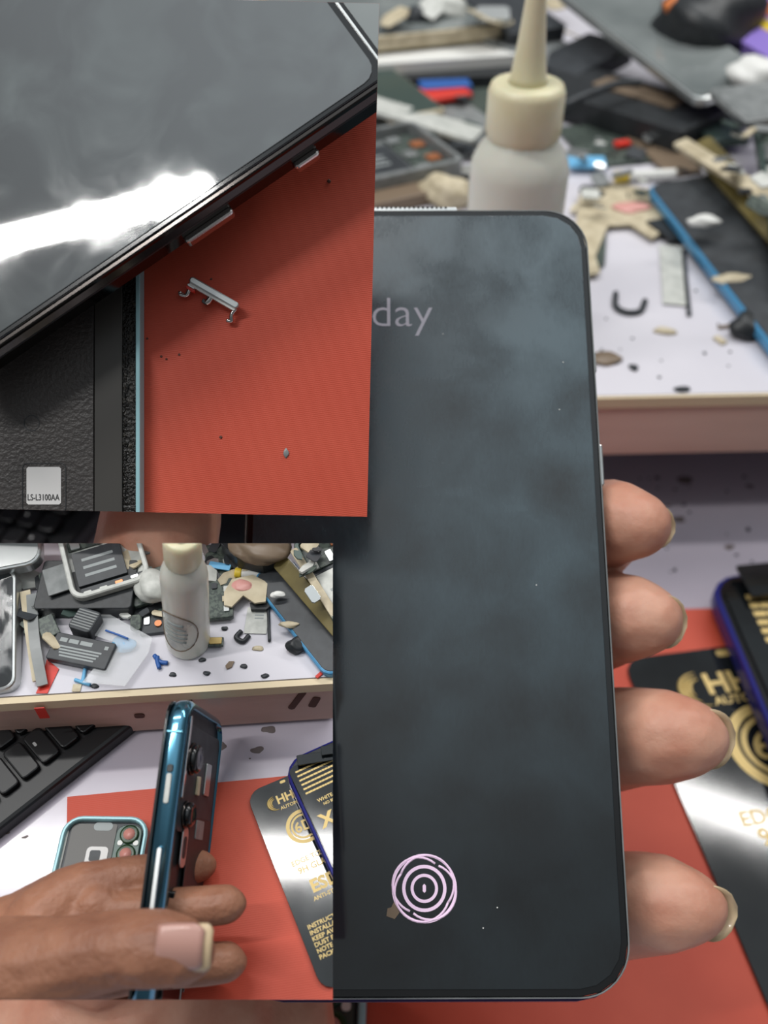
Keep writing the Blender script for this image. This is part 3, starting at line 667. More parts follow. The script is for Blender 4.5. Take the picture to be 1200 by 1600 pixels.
box_item(S, [(1150, -40, 44), (1290, 0, 44), (1330, 190, 34), (1140, 35, 34)], 'violet_box', 'purple and yellow box in the top right corner', 'box', 'violet', 22, 1,
    top=lambda t, L, W: (slab('yellow_band', L*.9, W*.14, .3*mm, .5*mm, 'yellow', t, 0, -W*.12, 0), slab('orange_panel', L*.5, W*.2, .3*mm, .5*mm, 'orange', t, -L*.1, W*.12, 0)))
lump(S, 1185, 118, 14, 'clear_bag', 'crumpled clear plastic bag at the right edge under the purple box', 'bag', 'white', (1.1, .8, .6), 28, None, 12)
closed_phone(S, [(1128, 138, 34), (1240, 118, 34), (1260, 180, 30), (1145, 190, 30)], 'flat grey metal plate below the clear bag at the right edge', 'grey', 'grey', 4, 2, name='metal_plate', cat='plate')
open_phone(S, [(1108, 178, 24), (1220, 165, 30), (1420, 400, 30), (1300, 420, 22)], 'opened phone with green-grey rim and silver parts at the right edge', 'green_grey', 9, 6, 'charcoal', 'offwhite', 4)
o = box_item(S, [(1072, 232, 16), (1110, 212, 22), (1330, 440, 22), (1290, 480, 14)], 'olive_glass', 'long olive glass panel between the blue-edged panel and green-rimmed phone', 'panel', 'olive', 6, 3, ff=fitL)
box_item(S, [(1090, 205, 24), (1118, 195, 26), (1340, 440, 26), (1320, 452, 24)], 'tan_strip', 'narrow tan rim lying along the olive glass panel', 'rim', 'beige', 2.5, 1)
closed_phone(S, [(1008, 288, 9), (1130, 255, 13), (1400, 520, 14), (1225, 568, 6)], 'black display panel with bright blue edge lying at the right of the shelf', 'blue_edge', 'charcoal', 5, 7, ff=fitL)
lump(S, 1168, 512, 6.5, 'black_lump', 'small black rubber lump in front of the blue-edged panel', 'part', 'black', (1, .9, .8), 0, None, 13)
flex(S, [(1172, 512), (1150, 508), (1122, 512)], 'thin_lead', 'thin brass lead beside the black rubber lump', 'lead', 'brown', 1.5, .6)
box_item(S, [(1118, 525, 1), (1126, 522, 1), (1134, 535, 1), (1124, 538, 1)], 'shield_piece', 'tiny tan contact below the thin brass lead', 'part', 'beige', .8, .2)
lump(S, 1100, 346, 5, 'foam_piece', 'small white foam piece on the blue-edged panel', 'part', 'white', (1.3, .6, .5), 15, None, 14)
lump(S, 1150, 437, 5, 'glue_residue', 'tan glue residue on the blue edge of the panel', 'residue', 'beige', (1.8, .7, .4), 6, None, 15)
box_item(S, [(885, 243, 5), (935, 243, 5), (958, 262, 4), (890, 260, 4)], 'blue_tape', 'blue tape piece right of the bottle', 'tape', 'sky', .8, .5)
o = wire(S, [(980, 275), (1010, 274), (1055, 272)], 'white_tube', 'white tube with yellow end right of the blue tape', 'tube', 'white', 2.6, 3)
o2 = wire(S, [(962, 277), (980, 275)], 'yellow_tip', 'yellow tip of the white tube', 'tube', 'yellow', 2.9, 3)
outline_item(S, [(905, 300), (960, 285), (1040, 300), (1058, 345), (1020, 372), (985, 350), (950, 352), (930, 400), (938, 425), (912, 430), (900, 350)], 3, 1, 'flex_circuit', 'wide beige flex circuit on the shelf right of the bottle', 'circuit', 'beige')
lump(S, 985, 325, 6, 'pink_pad', 'pale pink pad on the beige flex circuit', 'pad', 'pinkish', (1.3, .8, .3), 2, None, 16)
outline_item(S, [(1010, 345), (1075, 335), (1085, 370), (1050, 372), (1030, 360)], 4, 2.5, 'black_bracket', 'black bracket at the end of the beige flex circuit', 'bracket', 'black')
box_item(S, [(1040, 385, 1), (1072, 383, 1), (1075, 480, 1), (1025, 470, 1)], 'clear_sticker', 'pale translucent sticker sheet on the shelf near the dark rod', 'sticker', 'offwhite', .3, .5)
wire(S, [(1068, 392), (1072, 440), (1077, 492)], 'dark_rod', 'thin dark rod lying on the shelf', 'rod', 'charcoal', .9, 1)
wire(S, [(962, 458), (962, 478), (978, 488), (1000, 486), (1008, 470)], 'clip_hook', 'small dark C-shaped clip on the shelf right of the large phone', 'clip', 'charcoal', 1.2, 1)
lump(S, 1040, 517, 2.6, 'beige_piece', 'small beige crumb on the white shelf', 'part', 'beige', (1.6, .8, .4), 0, None, 17)
lump(S, 945, 560, 4, 'brown_piece', 'brown chip touching the right side of the large phone', 'part', 'brown', (1.4, 1, .3), 0, None, 18)
lump(S, 990, 574, 1.6, 'dark_crumb', 'dark crumb below the C-shaped clip', 'part', 'charcoal', (1, 1.2, .5), 0, None, 19)
lump(S, 1066, 608, 1.8, 'dark_crumb', 'dark crumb at the shelf edge above the board', 'part', 'charcoal', (1.6, .8, .5), 0, None, 20)
outline_item(S, [(880, 365), (930, 345), (948, 360), (945, 410), (925, 425), (895, 420)], 2, 2, 'circuit_board', 'green-grey circuit board at the top right corner of the large phone', 'circuit', 'pcb')
specks(S, (940, 440, 1190, 600), 16, 'tiny dark crumbs scattered on the white shelf', (.3, .8), 6)
box_item(S, [(560, 165, 3), (770, 150, 3), (790, 235, 3), (570, 262, 3)], 'grey_plate', 'flat grey plate under the pile left of the bottle cap', 'plate', 'grey', 2, 2)
box_item(S, [(735, 120, 4), (800, 110, 4), (830, 200, 3), (745, 215, 3)], 'circuit_board', 'dark board half hidden behind the large bottle cap', 'circuit', 'pcb', 2, 1)
box_item(S, [(888, 196, 3), (1000, 186, 3), (1030, 248, 2), (905, 262, 2)], 'circuit_board', 'dark green board in front of the black box right of the bottle', 'circuit', 'pcb', 2, 1)
box_item(S, [(1000, 205, 4), (1075, 195, 4), (1110, 262, 3), (1020, 275, 3)], 'thin_board', 'tan board between the black box and the olive panel', 'board', 'brown', 2, 1)
box_item(S, [(1075, 150, 10), (1130, 150, 10), (1150, 215, 8), (1082, 225, 8)], 'dark_plate', 'dark green-grey plate below the corner of the large grey phone', 'plate', 'green_grey', 4, 2)
box_item(S, [(745, -20, 30), (830, -30, 30), (850, 45, 24), (760, 60, 24)], 'dark_case', 'charcoal case at the top edge behind the nozzle', 'case', 'charcoal', 8, 3)
box_item(S, [(560, -90, 34), (800, -110, 34), (800, -30, 30), (560, -10, 30)], 'pale_box', 'pale box at the very top edge left of the nozzle', 'box', 'offwhite', 12, 3)
fragments(S, (620, 150, 760, 300), 22, 21, ('large photo left pile', ' left of the large bottle'), (1, 8), (5, 13))
fragments(S, (890, 180, 1090, 330), 34, 22, ('large photo middle pile', ' between bottle and blue-edged panel'), (1, 8), (4, 12))
fragments(S, (1120, 180, 1200, 330), 12, 23, ('large photo right pile', ' on the green-rimmed phone'), (26, 34), (6, 12))
fragments(S, (600, -20, 840, 40), 14, 24, ('large photo top pile', ' at the top edge beside the nozzle'), (14, 34), (10, 22))
fragments(S, (850, -10, 1200, 90), 14, 25, ('large photo upper right pile', ' in the upper right heap'), (6, 20), (12, 26))

#%%CLOSE
# ================================================================ upper left photo: close view of phone edge and key on the red mat
STAGE[0] = 'close'
s1 = matst
M_, L_, W_ = fit(s1, [(-60, -60, 0), (640, -60, 0), (640, 860, 0), (-60, 860, 0)])
o = slab('work_mat', L_, W_, 1.5*mm, .1*mm, 'red_mat', None, M=M_, z=-1.5*mm)
tag(o, 'red woven-texture mat of the upper left photo, around the loose key', 'mat')
# dismantled housing under the phone
M_, L_, W_ = fit(s1, [(-420, 300, 3), (212, 300, 3), (212, 900, 3), (-420, 900, 3)])
t = thing('phone_housing', 'dark dismantled phone housing with pale teal edge, white code sticker at lower left', 'phone part', M_)
X = lambda px, h=6: (M_.inverted() @ s1.P(px, 600, h)).x
Y = lambda py, h=6: (M_.inverted() @ s1.P(100, py, h)).y
def rect(name, x0, y0, x1, y1, z0, z1, m, par=None, r=.3, bev=0):
    a, b, c, d = X(x0), Y(y0), X(x1), Y(y1)
    return slab(name, c-a, b-d, (z1-z0)*mm, r*mm, m, par or t, (a+c)/2, (b+d)/2, z0*mm, bev=bev*mm)
rect('teal_edge', 205, 250, 212, 860, -3, .1, 'pale_teal', bev=.15)
rect('glue_channel', 181, 250, 205.2, 860, -3, -1.4, 'glue', r=.1)
rect('inner_ledge', 136.5, 250, 181, 860, -3, -1.0, 'housing_smooth', r=.1, bev=.1)
rect('back_sheet', -300, 250, 135.5, 860, -3, -.8, 'housing', r=.1, bev=.1)
rect('base_plate', -300, 250, 205, 860, -3.0, -2.8, 'black')
rs = random.Random(2)
bm = bmesh.new()
for i in range(170):
    q = (X(rs.choice([183, 184, 186, 202, 203])+rs.uniform(-2, 2)), Y(rs.uniform(430, 800)), -1.3*mm)
    bmesh.ops.create_icosphere(bm, subdivisions=1, radius=rs.uniform(.12, .4)*mm, matrix=T(q) @ Matrix.Diagonal((1, rs.uniform(1, 2.6), .5, 1)))
o = fin('glue_crumbs', bm, 'glue', t); o['kind'] = 'stuff'
bm = bmesh.new(); cx, cy = X(37), Y(658)
def circ2(r, n=28): return [(cx+math.cos(2*math.pi*i/n)*r*mm, cy+math.sin(2*math.pi*i/n)*r*mm) for i in range(n)]
ringp(bm, circ2(1.42), circ2(1.28), -.8*mm, -.74*mm); fin('round_recess', bm, 'black', t)
bm = bmesh.new(); a, b = (X(22)+X(92))/2, (Y(722)+Y(800))/2
ringp(bm, rr(X(92)-X(22), Y(722)-Y(800), .8*mm, 4, a, b), rr(X(91)-X(23), Y(723)-Y(799), .7*mm, 4, a, b), -.8*mm, -.7*mm); fin('sticker_recess', bm, 'black', t)
rect('code_sticker', 29, 728, 84, 788, -.8, -.68, 'label_white', r=.3)['label'] = 'small white square sticker'
text('sticker_text', 'LS-L3100AA', 1.55*mm, 'print_dark', t, X(56), Y(777), -.66*mm, sx_=.72, bold=.01)
# phone lying across the top
def P1(x, y, h): return s1.P(x, y, h)
A = P1(-60, 584, 16); B = P1(640, 106, 16)     # its long lower edge
xh = (B-A).normalized(); tilt = 7
zh = (s1.n*math.cos(math.radians(tilt)) + s1.n.cross(xh)*math.sin(math.radians(tilt))).normalized(); yh = zh.cross(xh)
Lp1 = .158; Wp1 = .0735
far = A + xh*(P1(690, 70, 16)-A).dot(xh)
M_ = T(far - xh*Lp1/2 + yh*Wp1/2) @ Matrix((xh, yh, zh)).transposed().to_4x4()
t = thing('smartphone', 'glossy phone lying diagonally face up across the upper left photo', 'phone', M_)
slab('metal_frame', Lp1, Wp1, 8*mm, 9*mm, 'dark_chrome', t, z=-8.4*mm, bev=2.2*mm)
bm = bmesh.new(); ringp(bm, rr(Lp1-1.0*mm, Wp1-1.0*mm, 9*mm, 10), rr(Lp1-2.6*mm, Wp1-2.6*mm, 8.4*mm, 10), -1.4*mm, -.45*mm, .2*mm)
fin('bright_rim', bm, 'dark_chrome', t)
bm = bmesh.new(); ringp(bm, rr(Lp1+.1*mm, Wp1+.1*mm, 9*mm, 10), rr(Lp1-.7*mm, Wp1-.7*mm, 8.4*mm, 10), -3.1*mm, -2.7*mm, .1*mm)
fin('black_gasket', bm, 'black', t)
slab('bezel', Lp1-2.6*mm, Wp1-2.6*mm, .8*mm, 8.2*mm, 'black_gloss', t, z=-.9*mm, bev=.2*mm)
slab('screen_glass', Lp1-13.4*mm, Wp1-4.2*mm, .35*mm, 3*mm, 'glass_smudge', t, x=-4.2*mm, z=-.3*mm, bev=.12*mm)
slab('end_band', 6.5*mm, Wp1-4.6*mm, .3*mm, 2*mm, 'grey_glass', t, x=Lp1/2-5.6*mm, z=-.3*mm, bev=.1*mm)
slab('end_seam', .35*mm, Wp1-8*mm, .5*mm, .1*mm, 'silver', t, x=Lp1/2-9.7*mm, z=-.3*mm)
def key_on_edge(nm, x0, y0, x1, y1):
    i = M_.inverted(); a = i @ P1(x0, y0, 10.5); b = i @ P1(x1, y1, 10.5)
    slab(nm, abs(b.x-a.x), 1.5*mm, 2.2*mm, .7*mm, 'chrome', t, (a.x+b.x)/2, -Wp1/2-.45*mm, -6.6*mm, bev=.4*mm)
key_on_edge('volume_button', 288, 376, 362, 325); key_on_edge('power_button', 456, 257, 493, 231)
# loose key with its little legs
i0, i1 = s1.P(296, 436, 2.4), s1.P(372, 480, 2.4); xh2 = (i1-i0).normalized(); yh2 = s1.n.cross(xh2); Lk = (i1-i0).length
t = thing('side_key', 'loose metal side key with hooked legs on the red mat', 'key', T((i0+i1)/2) @ Matrix((xh2, yh2, s1.n)).transposed().to_4x4())
slab('key_cap', Lk, 1.25*mm, 1.3*mm, .6*mm, 'silver', t, 0, .1*mm, -1.1*mm, bev=.25*mm)
slab('key_rail', Lk*.93, .6*mm, 1.3*mm, .2*mm, 'white', t, 0, -.6*mm, -1.5*mm)
def leg(pts, r=.4, m='chrome'): tube('hooked_leg', spline([(a*mm, b*mm, c*mm) for a, b, c in pts], 5), r*mm, m, t, n=8)
h = Lk/2/mm
leg([(-h+.3, -.4, -.9), (-h+.7, -1.9, -1), (-h+.6, -2.7, -1.2), (-h-.4, -3.0, -1.3), (-h-.6, -2.6, -1.3)], .42)
leg([(h-.4, -.3, -.9), (h-.6, -1.4, -1), (h-.4, -2.1, -1.1), (h-.1, -2.6, -1.3), (h-.9, -2.9, -1.4)], .38)
leg([(-.3, -.5, -1), (-.4, -1.6, -1.1), (-.6, -2.0, -1.2)], .62)
slab('plunger', 1.3*mm, .8*mm, 1*mm, .2*mm, 'black_gloss', t, -.8*mm, -2.0*mm, -1.9*mm, bev=.1*mm)
slab('red_washer', 1.8*mm, .5*mm, 1.4*mm, .2*mm, 'red', t, (-h+.9)*mm, -1.4*mm, -1.7*mm, bev=.1*mm)
slab('metal_clip', 1.6*mm, .5*mm, 1.4*mm, .2*mm, 'silver', t, (-h+.8)*mm, -.9*mm, -1.7*mm, bev=.1*mm)
for (x, y, r_) in ((514, 283, .33), (330, 436, .2), (252, 557, .2), (260, 561, .2), (280, 554, .2), (230, 529, .2), (345, 683, .25), (405, 12, .2)):
    lump(s1, x, y, r_, 'speck', 'tiny dark speck on the woven red mat', 'debris', 'stain', (1, 1, .5), 0, 'specks on the close-up mat', int(x))
lump(s1, 447, 708, .55, 'dust_flake', 'pale dust flake on the woven red mat below the key', 'debris', 'grey', (.8, 1.4, .3), 0, None, 3)

#%%SIDE
# ================================================================ lower left photo: phone seen from its side, held by a hand
STAGE[0] = 'side'
b2, S = bench2, shelf2
z = n2; M_ = T(b2.P(260, 1350)) @ Matrix((RGT, z.cross(RGT), z)).transposed().to_4x4()
t = thing('workbench', 'white bench top of the lower left photo, under keyboard and red mat', 'desk', M_)
slab('bench_top', .09, .11, 3*mm, .1*mm, 'bench', t, 0, .012, -3*mm)
shelf_unit(S, (0, 1092), (520, 1060), .0146, .04, 'white shelf with brown board front in the lower left photo', .012,
    [(-.0065, -.009, .0018, .0014, 0), (.0215, -.007, .0012, .0065, -25), (.0245, -.008, .0014, .0035, -20), (.003, -.005, .0008, .005, 0)])
M_, L_, W_ = fit(b2, [(105, 1245, 1.2), (560, 1202, 1.2), (640, 1640, 1.2), (105, 1640, 1.2)])
MM = [b2.P(105, 1245, 1.5), b2.P(600, 1195, 1.5), b2.P(700, 1640, 1.5), b2.P(100, 1640, 1.5)]
outline_item(b2, [(105, 1245), (600, 1198), (700, 1640), (100, 1640)], 1.5, 1.4, 'work_mat', 'red mat of the lower left photo behind the hand', 'mat', 'red_mat')
keyboard(b2, [(-330, 1060, 9), (60, 950, 9), (226, 1116, 9), (-210, 1458, 9)], 'black keyboard at the left of the lower left photo, under the shelf', 12, 6)
back_housing(b2, [(90, 1272, 7), (216, 1276, 7), (218, 1490, 7), (62, 1490, 7)], 'dismantled phone housing with round lens openings on the red mat corner')
gold_card(b2, [(384, 1240, 3), (512, 1216, 3), (640, 1510, 3), (505, 1552, 3)], 'black card with gold 6D badge at the right of the lower left photo')
blue_case(b2, [(438, 1192, 12), (570, 1170, 12), (690, 1400, 12), (552, 1440, 12)], 'blue-edged dark phone lying on the gold card in the lower left photo', 12)
second_card(b2, [(449, 1202, 13.3), (566, 1182, 13.3), (670, 1400, 13.3), (552, 1420, 13.3)], 'black card with gold lines and X on the blue-edged phone, lower left photo')
box_item(b2, [(460, 1180, 16), (610, 1158, 16), (615, 1172, 16), (468, 1196, 16)], 'black_card', 'plain black card edge behind the gold lined card, lower left photo', 'card', 'card_black', 1, .5)
box_item(b2, [(500, 1166, 18), (612, 1150, 18), (615, 1164, 18), (503, 1180, 18)], 'black_card', 'topmost black card corner at the right edge of the lower left photo', 'card', 'card_black', 1, .5)
for (x, y, s_) in ((421, 1118, 3), (420, 1140, 2.6), (340, 1166, 3), (402, 1172, 2.4), (392, 1186, 1.3), (122, 1218, 1.2), (9, 1300, 1.6), (39, 1308, 1.5)):
    lump(b2, x, y, s_, 'smudge', 'grey grease smudge on the lower bench of the lower left photo', 'stain', 'mark', (1.5, .8, .1), -.2, 'grease smudges on the lower left bench', int(x+y))
# bottle
bottle(S, 294, 1004, 'glue bottle with round sticker on the shelf in the lower left photo', 1.0, 10.7, 8.0, 56, True, math.radians(7))
# shelf clutter, left to right
closed_phone(S, [(-60, 905, 10), (22, 892, 14), (26, 1068, 6), (-60, 1096, 2)], 'silver-rimmed phone standing at the far left edge of the shelf', 'silver', 'glass_dark', 8, 5)
closed_phone(S, [(-60, 820, 22), (85, 800, 22), (40, 880, 18), (-60, 905, 18)], 'grey glossy phone on top of the pile at the far left', 'silver', 'grey_glass', 8, 8)
open_phone(S, [(70, 828, 22), (190, 800, 22), (252, 893, 16), (128, 938, 14)], 'opened white-rimmed phone on the heap left of the bottle', 'offwhite', 8, 7, 'offwhite', 'charcoal', 6)
box_item(S, [(62, 880, 12), (200, 870, 12), (222, 955, 10), (58, 946, 10)], 'black_tray', 'black tray under the opened white-rimmed phone', 'tray', 'black', 10, 2)
box_item(S, [(75, 900, 13.5), (88, 872, 13.5), (135, 924, 13.2), (66, 922, 13)], 'grey_flap', 'grey plastic flap on the black tray', 'flap', 'grey', 1, .5)
for k, (a, b) in enumerate((((40, 925), (60, 1064)), ((50, 930), (67, 1072)))):
    flex(S, [(a[0], a[1], 6), ((a[0]+b[0])/2-1-k*3, (a[1]+b[1])/2, 5), (b[0], b[1], 1)], 'thin_plate', ['pale curved thin plate leaning beside the far left phone', 'grey curved thin plate right of the pale one'][k], 'plate', ['beige', 'grey'][k], 5, 1, None, 1.2)
box_item(S, [(124, 947, 10), (158, 956, 10), (140, 990, 10), (106, 978, 10)], 'ribbed_block', 'dark grey ribbed block on the heap above the battery', 'block', 'charcoal', 9, 2,
    top=lambda t, L, W: [slab('rib', L*.9, W*.06, .3*mm, .2*mm, 'grey', t, 0, W*(-.36+.12*i), 0) for i in range(7)] and None)
def batt_top(t, L, W):
    [slab('battery_print', L*w_, W*.15, .06*mm, .1*mm, 'print_grey', t, L*x_, W*.26, 0) for x_, w_ in ((-.34, .12), (-.17, .16), (.04, .2))]
    for i in range(4): slab('printed_line', L*(.72-.05*i), W*.06, .06*mm, .1*mm, 'print_grey', t, -.02*L, W*(.02-.11*i), 0)
    slab('printed_block', W*.13, W*.13, .06*mm, .1*mm, 'print_grey', t, L*.38, W*.25, 0)
box_item(S, [(92, 988, 6), (180, 1004, 6), (166, 1048, 5), (68, 1026, 5)], 'phone_battery', 'black phone battery with grey printing on the shelf', 'battery', 'charcoal', 4, 1, top=batt_top)
box_item(S, [(60, 965, 7), (90, 955, 7), (85, 990, 6), (60, 1005, 6)], 'circuit_board', 'green-grey board between the thin plates and the battery', 'circuit', 'pcb', 2, .5)
outline_item(S, [(152, 958), (172, 960), (238, 996), (232, 1020), (195, 1072), (128, 1066), (150, 1040), (180, 1004), (140, 990)], 4, .3, 'plastic_bag', 'clear zip bag with blue print right of the battery', 'bag', 'clear')
lump(S, 193, 1007, 5.5, 'blue_wad', 'small blue piece inside the clear zip bag', 'part', 'sky', (1.1, .8, .3), 1, None, 31)
wire(S, [(165, 985, 4), (185, 992, 4), (200, 998, 4)], 'bag_wire', 'thin blue wire in the clear zip bag', 'wire', 'blue', .5, 1)
outline_item(S, [(73, 1030), (92, 1045), (74, 1083), (56, 1083), (66, 1060)], .6, .4, 'red_tape', 'red tape running off the shelf at lower left', 'tape', 'red')
xe = (S.P(520, 1060)-S.P(0, 1092)).normalized(); ye = n2.cross(xe)
o = slab('red_tape', 1.7*mm, 3.6*mm, .15*mm, .05*mm, 'red', None, M=T(S.P(60, 1090)-n2*.0030-ye*.0012) @ Matrix((xe, n2, xe.cross(n2))).transposed().to_4x4())
tag(o, 'faded red tape stuck on the brown board front, lower left photo', 'tape')
wire(S, [(241, 1024), (250, 1034), (262, 1036)], 'blue_clip', 'blue wire snippet left of the bottle base', 'wire', 'blue', 1.1, 1)
wire(S, [(246, 1026), (246, 1034), (249, 1044)], 'blue_clip', 'second blue wire snippet crossing the first one', 'wire', 'blue', 1.1, 1.5)
wire(S, [(133, 1044), (131, 1056), (129, 1066)], 'cyan_strip', 'cyan strip hanging below the battery', 'strip', 'sky', .9, 1)
wire(S, [(117, 1062), (128, 1066), (141, 1070)], 'cyan_strip', 'cyan strip crossing near the shelf edge', 'strip', 'sky', .9, 1)
o = slab('tape_end', 4*mm, 4*mm, .3*mm, .3*mm, 'beige', None, M=frame_at(S, 120, 1075, .3)); tag(o, 'tan tape scrap at the shelf edge', 'tape')
# bottle surroundings
box_item(S, [(200, 900, 8), (262, 880, 8), (268, 930, 6), (205, 950, 6)], 'circuit_board', 'dark board behind the bottle, left side', 'circuit', 'pcb', 3, 1)
lump(S, 240, 915, 10, 'crumpled_paper', 'crumpled white paper just left of the bottle', 'paper', 'offwhite', (1, .9, .6), 8, None, 33)
box_item(S, [(215, 960, 3), (262, 952, 3), (264, 988, 2.5), (222, 990, 2.5)], 'camera_module', 'dark bracket with copper part left of the bottle', 'bracket', 'charcoal', 2.5, 1,
    top=lambda t, L, W: (slab('copper_disc', L*.25, L*.25, 1*mm, L*.12, 'copper', t, L*.15, -W*.1, 0), slab('silver_plate', L*.2, W*.4, .8*mm, .4*mm, 'silver', t, -L*.25, W*.1, 0)))
box_item(S, [(322, 905, 4), (362, 903, 4), (366, 962, 4), (324, 968, 4)], 'circuit_board', 'dark green board right of the bottle', 'circuit', 'pcb', 3, 1,
    top=lambda t, L, W: [slab('chip', L*.2, W*.14, .8*mm, .3*mm, m, t, L*x, W*y, 0) for x, y, m in ((.25, .2, 'offwhite'), (.2, -.05, 'beige'), (.25, -.3, 'silver'), (-.2, .3, 'charcoal'))] and None)
outline_item(S, [(350, 925), (362, 905), (395, 898), (418, 910), (415, 940), (398, 942), (380, 930), (362, 948), (350, 945)], 6, 1.2, 'flex_circuit', 'beige flex circuit right of the dark green board', 'circuit', 'beige')
lump(S, 378, 915, 4.5, 'pink_pad', 'pale pink pad on the beige flex circuit, lower left photo', 'pad', 'pinkish', (1.2, .8, .3), 5, None, 34)
box_item(S, [(325, 876, 5), (352, 880, 5), (368, 893, 5), (328, 886, 5)], 'blue_tape', 'blue tape behind the bottle, right side', 'tape', 'sky', .8, .3)
wire(S, [(378, 896), (396, 897), (415, 896)], 'white_tube', 'white tube with yellow end behind the beige flex circuit', 'tube', 'white', 2.6, 3)
wire(S, [(368, 895), (378, 896)], 'yellow_tip', 'yellow tip of the small white tube', 'tube', 'yellow', 2.9, 3)
outline_item(S, [(345, 848), (440, 840), (445, 872), (410, 882), (370, 872)], 14, 8, 'black_box', 'black box behind the blue tape at the top of the lower left photo', 'box', 'black')
lump(S, 405, 855, 14, 'grey_wad', 'grey wad on the black box at the top of the lower left photo', 'part', 'brown', (1.1, .7, .4), 14, None, 35)
box_item(S, [(386, 950, .6), (418, 948, .6), (420, 992, .6), (382, 988, .6)], 'clear_sticker', 'pale sticker sheet beside the dark rod, lower left photo', 'sticker', 'offwhite', .3, .3,
    top=lambda t, L, W: [slab('printed_line', L*.4, W*.05, .05*mm, .1*mm, 'print_grey', t, L*.08, W*(.32-.12*i), 0) for i in range(3)] and None)
outline_item(S, [(390, 942), (418, 935), (424, 945), (416, 952), (392, 952)], 3, 2, 'black_bracket', 'black bracket above the pale sticker sheet', 'bracket', 'black')
wire(S, [(419, 950), (420, 975), (421, 1002)], 'dark_rod', 'thin dark rod on the shelf beside the sticker sheet', 'rod', 'charcoal', .8, 1)
box_item(S, [(325, 995, 3), (348, 995, 3), (350, 1008, 3), (325, 1009, 3)], 'chip_module', 'small gold module right of the bottle base', 'chip', 'pcb', 2, .5,
    top=lambda t, L, W: slab('gold_cover', L*.8, W*.7, .6*mm, .3*mm, 'gold', t, 0, 0, 0) and None)
wire(S, [(377, 986), (369, 996), (380, 1002), (389, 993)], 'clip_hook', 'small dark C-shaped clip in front of the sticker sheet', 'clip', 'charcoal', 1.3, 1)
lump(S, 403, 1013, 1.8, 'beige_piece', 'small beige crumb right of the clip, lower left photo', 'part', 'beige', (1.6, .8, .4), 0, None, 36)
outline_item(S, [(352, 1040), (358, 1033), (366, 1033), (362, 1042), (354, 1045)], 1, .8, 'brown_piece', 'brown chip in the middle of the white shelf', 'part', 'brown')
lump(S, 463, 1009, 4.6, 'black_lump', 'black rubber lump touching the blue-edged panel', 'part', 'black', (1, .9, .8), 0, None, 37)
closed_phone(S, [(389, 903, 5), (462, 880, 8), (590, 1015, 10), (512, 1062, 4)], 'black display panel with bright blue edge on the shelf, lower left photo', 'blue_edge', 'charcoal', 5, 7, ff=fitL)
box_item(S, [(425, 884, 12), (446, 868, 16), (570, 1000, 16), (545, 1024, 10)], 'olive_glass', 'olive glass panel behind the blue-edged panel, lower left photo', 'panel', 'olive', 5, 2, ff=fitL)
box_item(S, [(432, 872, 17), (446, 866, 18), (576, 990, 18), (568, 998, 17)], 'tan_strip', 'narrow tan rim on the olive glass panel, lower left photo', 'rim', 'beige', 2, 1)
open_phone(S, [(436, 845, 18), (520, 820, 22), (640, 950, 22), (560, 1010, 16)], 'opened phone with green-grey rim in the top right of the lower left photo', 'green_grey', 8, 6, 'charcoal', 'offwhite', 9)
box_item(S, [(492, 1056, 1), (503, 1047, 1), (507, 1050, 1), (496, 1060, 1)], 'red_piece', 'small red strip under the blue-edged panel corner', 'part', 'red', 1, .3)
lump(S, 434, 929, 3, 'foam_piece', 'small white foam piece on the blue-edged panel, lower left photo', 'part', 'white', (1.3, .6, .5), 9, None, 38)
lump(S, 452, 976, 2.6, 'glue_residue', 'tan glue residue on the blue edge, lower left photo', 'residue', 'beige', (1.8, .7, .4), 5, None, 39)
for (x, y) in ((316, 1031), (381, 1041), (270, 1054), (414, 1056), (323, 1052), (148, 1072), (351, 982)):
    lump(S, x, y, 1.5, 'dark_crumb', 'tiny dark crumb on the white shelf of the lower left photo', 'debris', 'charcoal', (1.2, .8, .5), 0, 'crumbs on the lower left shelf', int(x))
box_item(S, [(318, 852, 3), (400, 846, 3), (420, 900, 2), (322, 906, 2)], 'circuit_board', 'dark board under the loose pieces behind the small bottle', 'circuit', 'pcb', 2, 1)
box_item(S, [(175, 920, 3), (262, 905, 3), (266, 955, 2), (195, 965, 2)], 'dark_plate', 'charcoal plate between black tray and small bottle', 'plate', 'charcoal', 2, 1)
fragments(S, (150, 850, 250, 900), 14, 41, ('lower left photo heap', ' behind the small bottle, left side'), (4, 12), (6, 14))
fragments(S, (318, 850, 400, 905), 22, 42, ('lower left photo middle', ' behind the small bottle, right side'), (1, 6), (5, 12))
fragments(S, (40, 900, 110, 1010), 18, 43, ('lower left photo corner', ' beside the thin plates'), (1, 8), (6, 14))
fragments(S, (455, 850, 520, 930), 7, 44, ('lower left photo top right', ' on the small green-rimmed phone'), (20, 25), (5, 10))
fragments(S, (190, 930, 262, 975), 10, 45, ('lower left photo mid left', ' left of the small bottle'), (1, 5), (4, 10))
# --- phone seen from the side
N0 = at(280, 1087, .148); xl = (RGT*-.05 - UPV*.925 - FWD*.36).normalized()
wv = (RGT*.08 - UPV*.55 + FWD*.83); wv = (wv - xl*wv.dot(xl)).normalized(); th = xl.cross(wv).normalized()
if th.dot(RGT) > 0: th = -th
k = .363
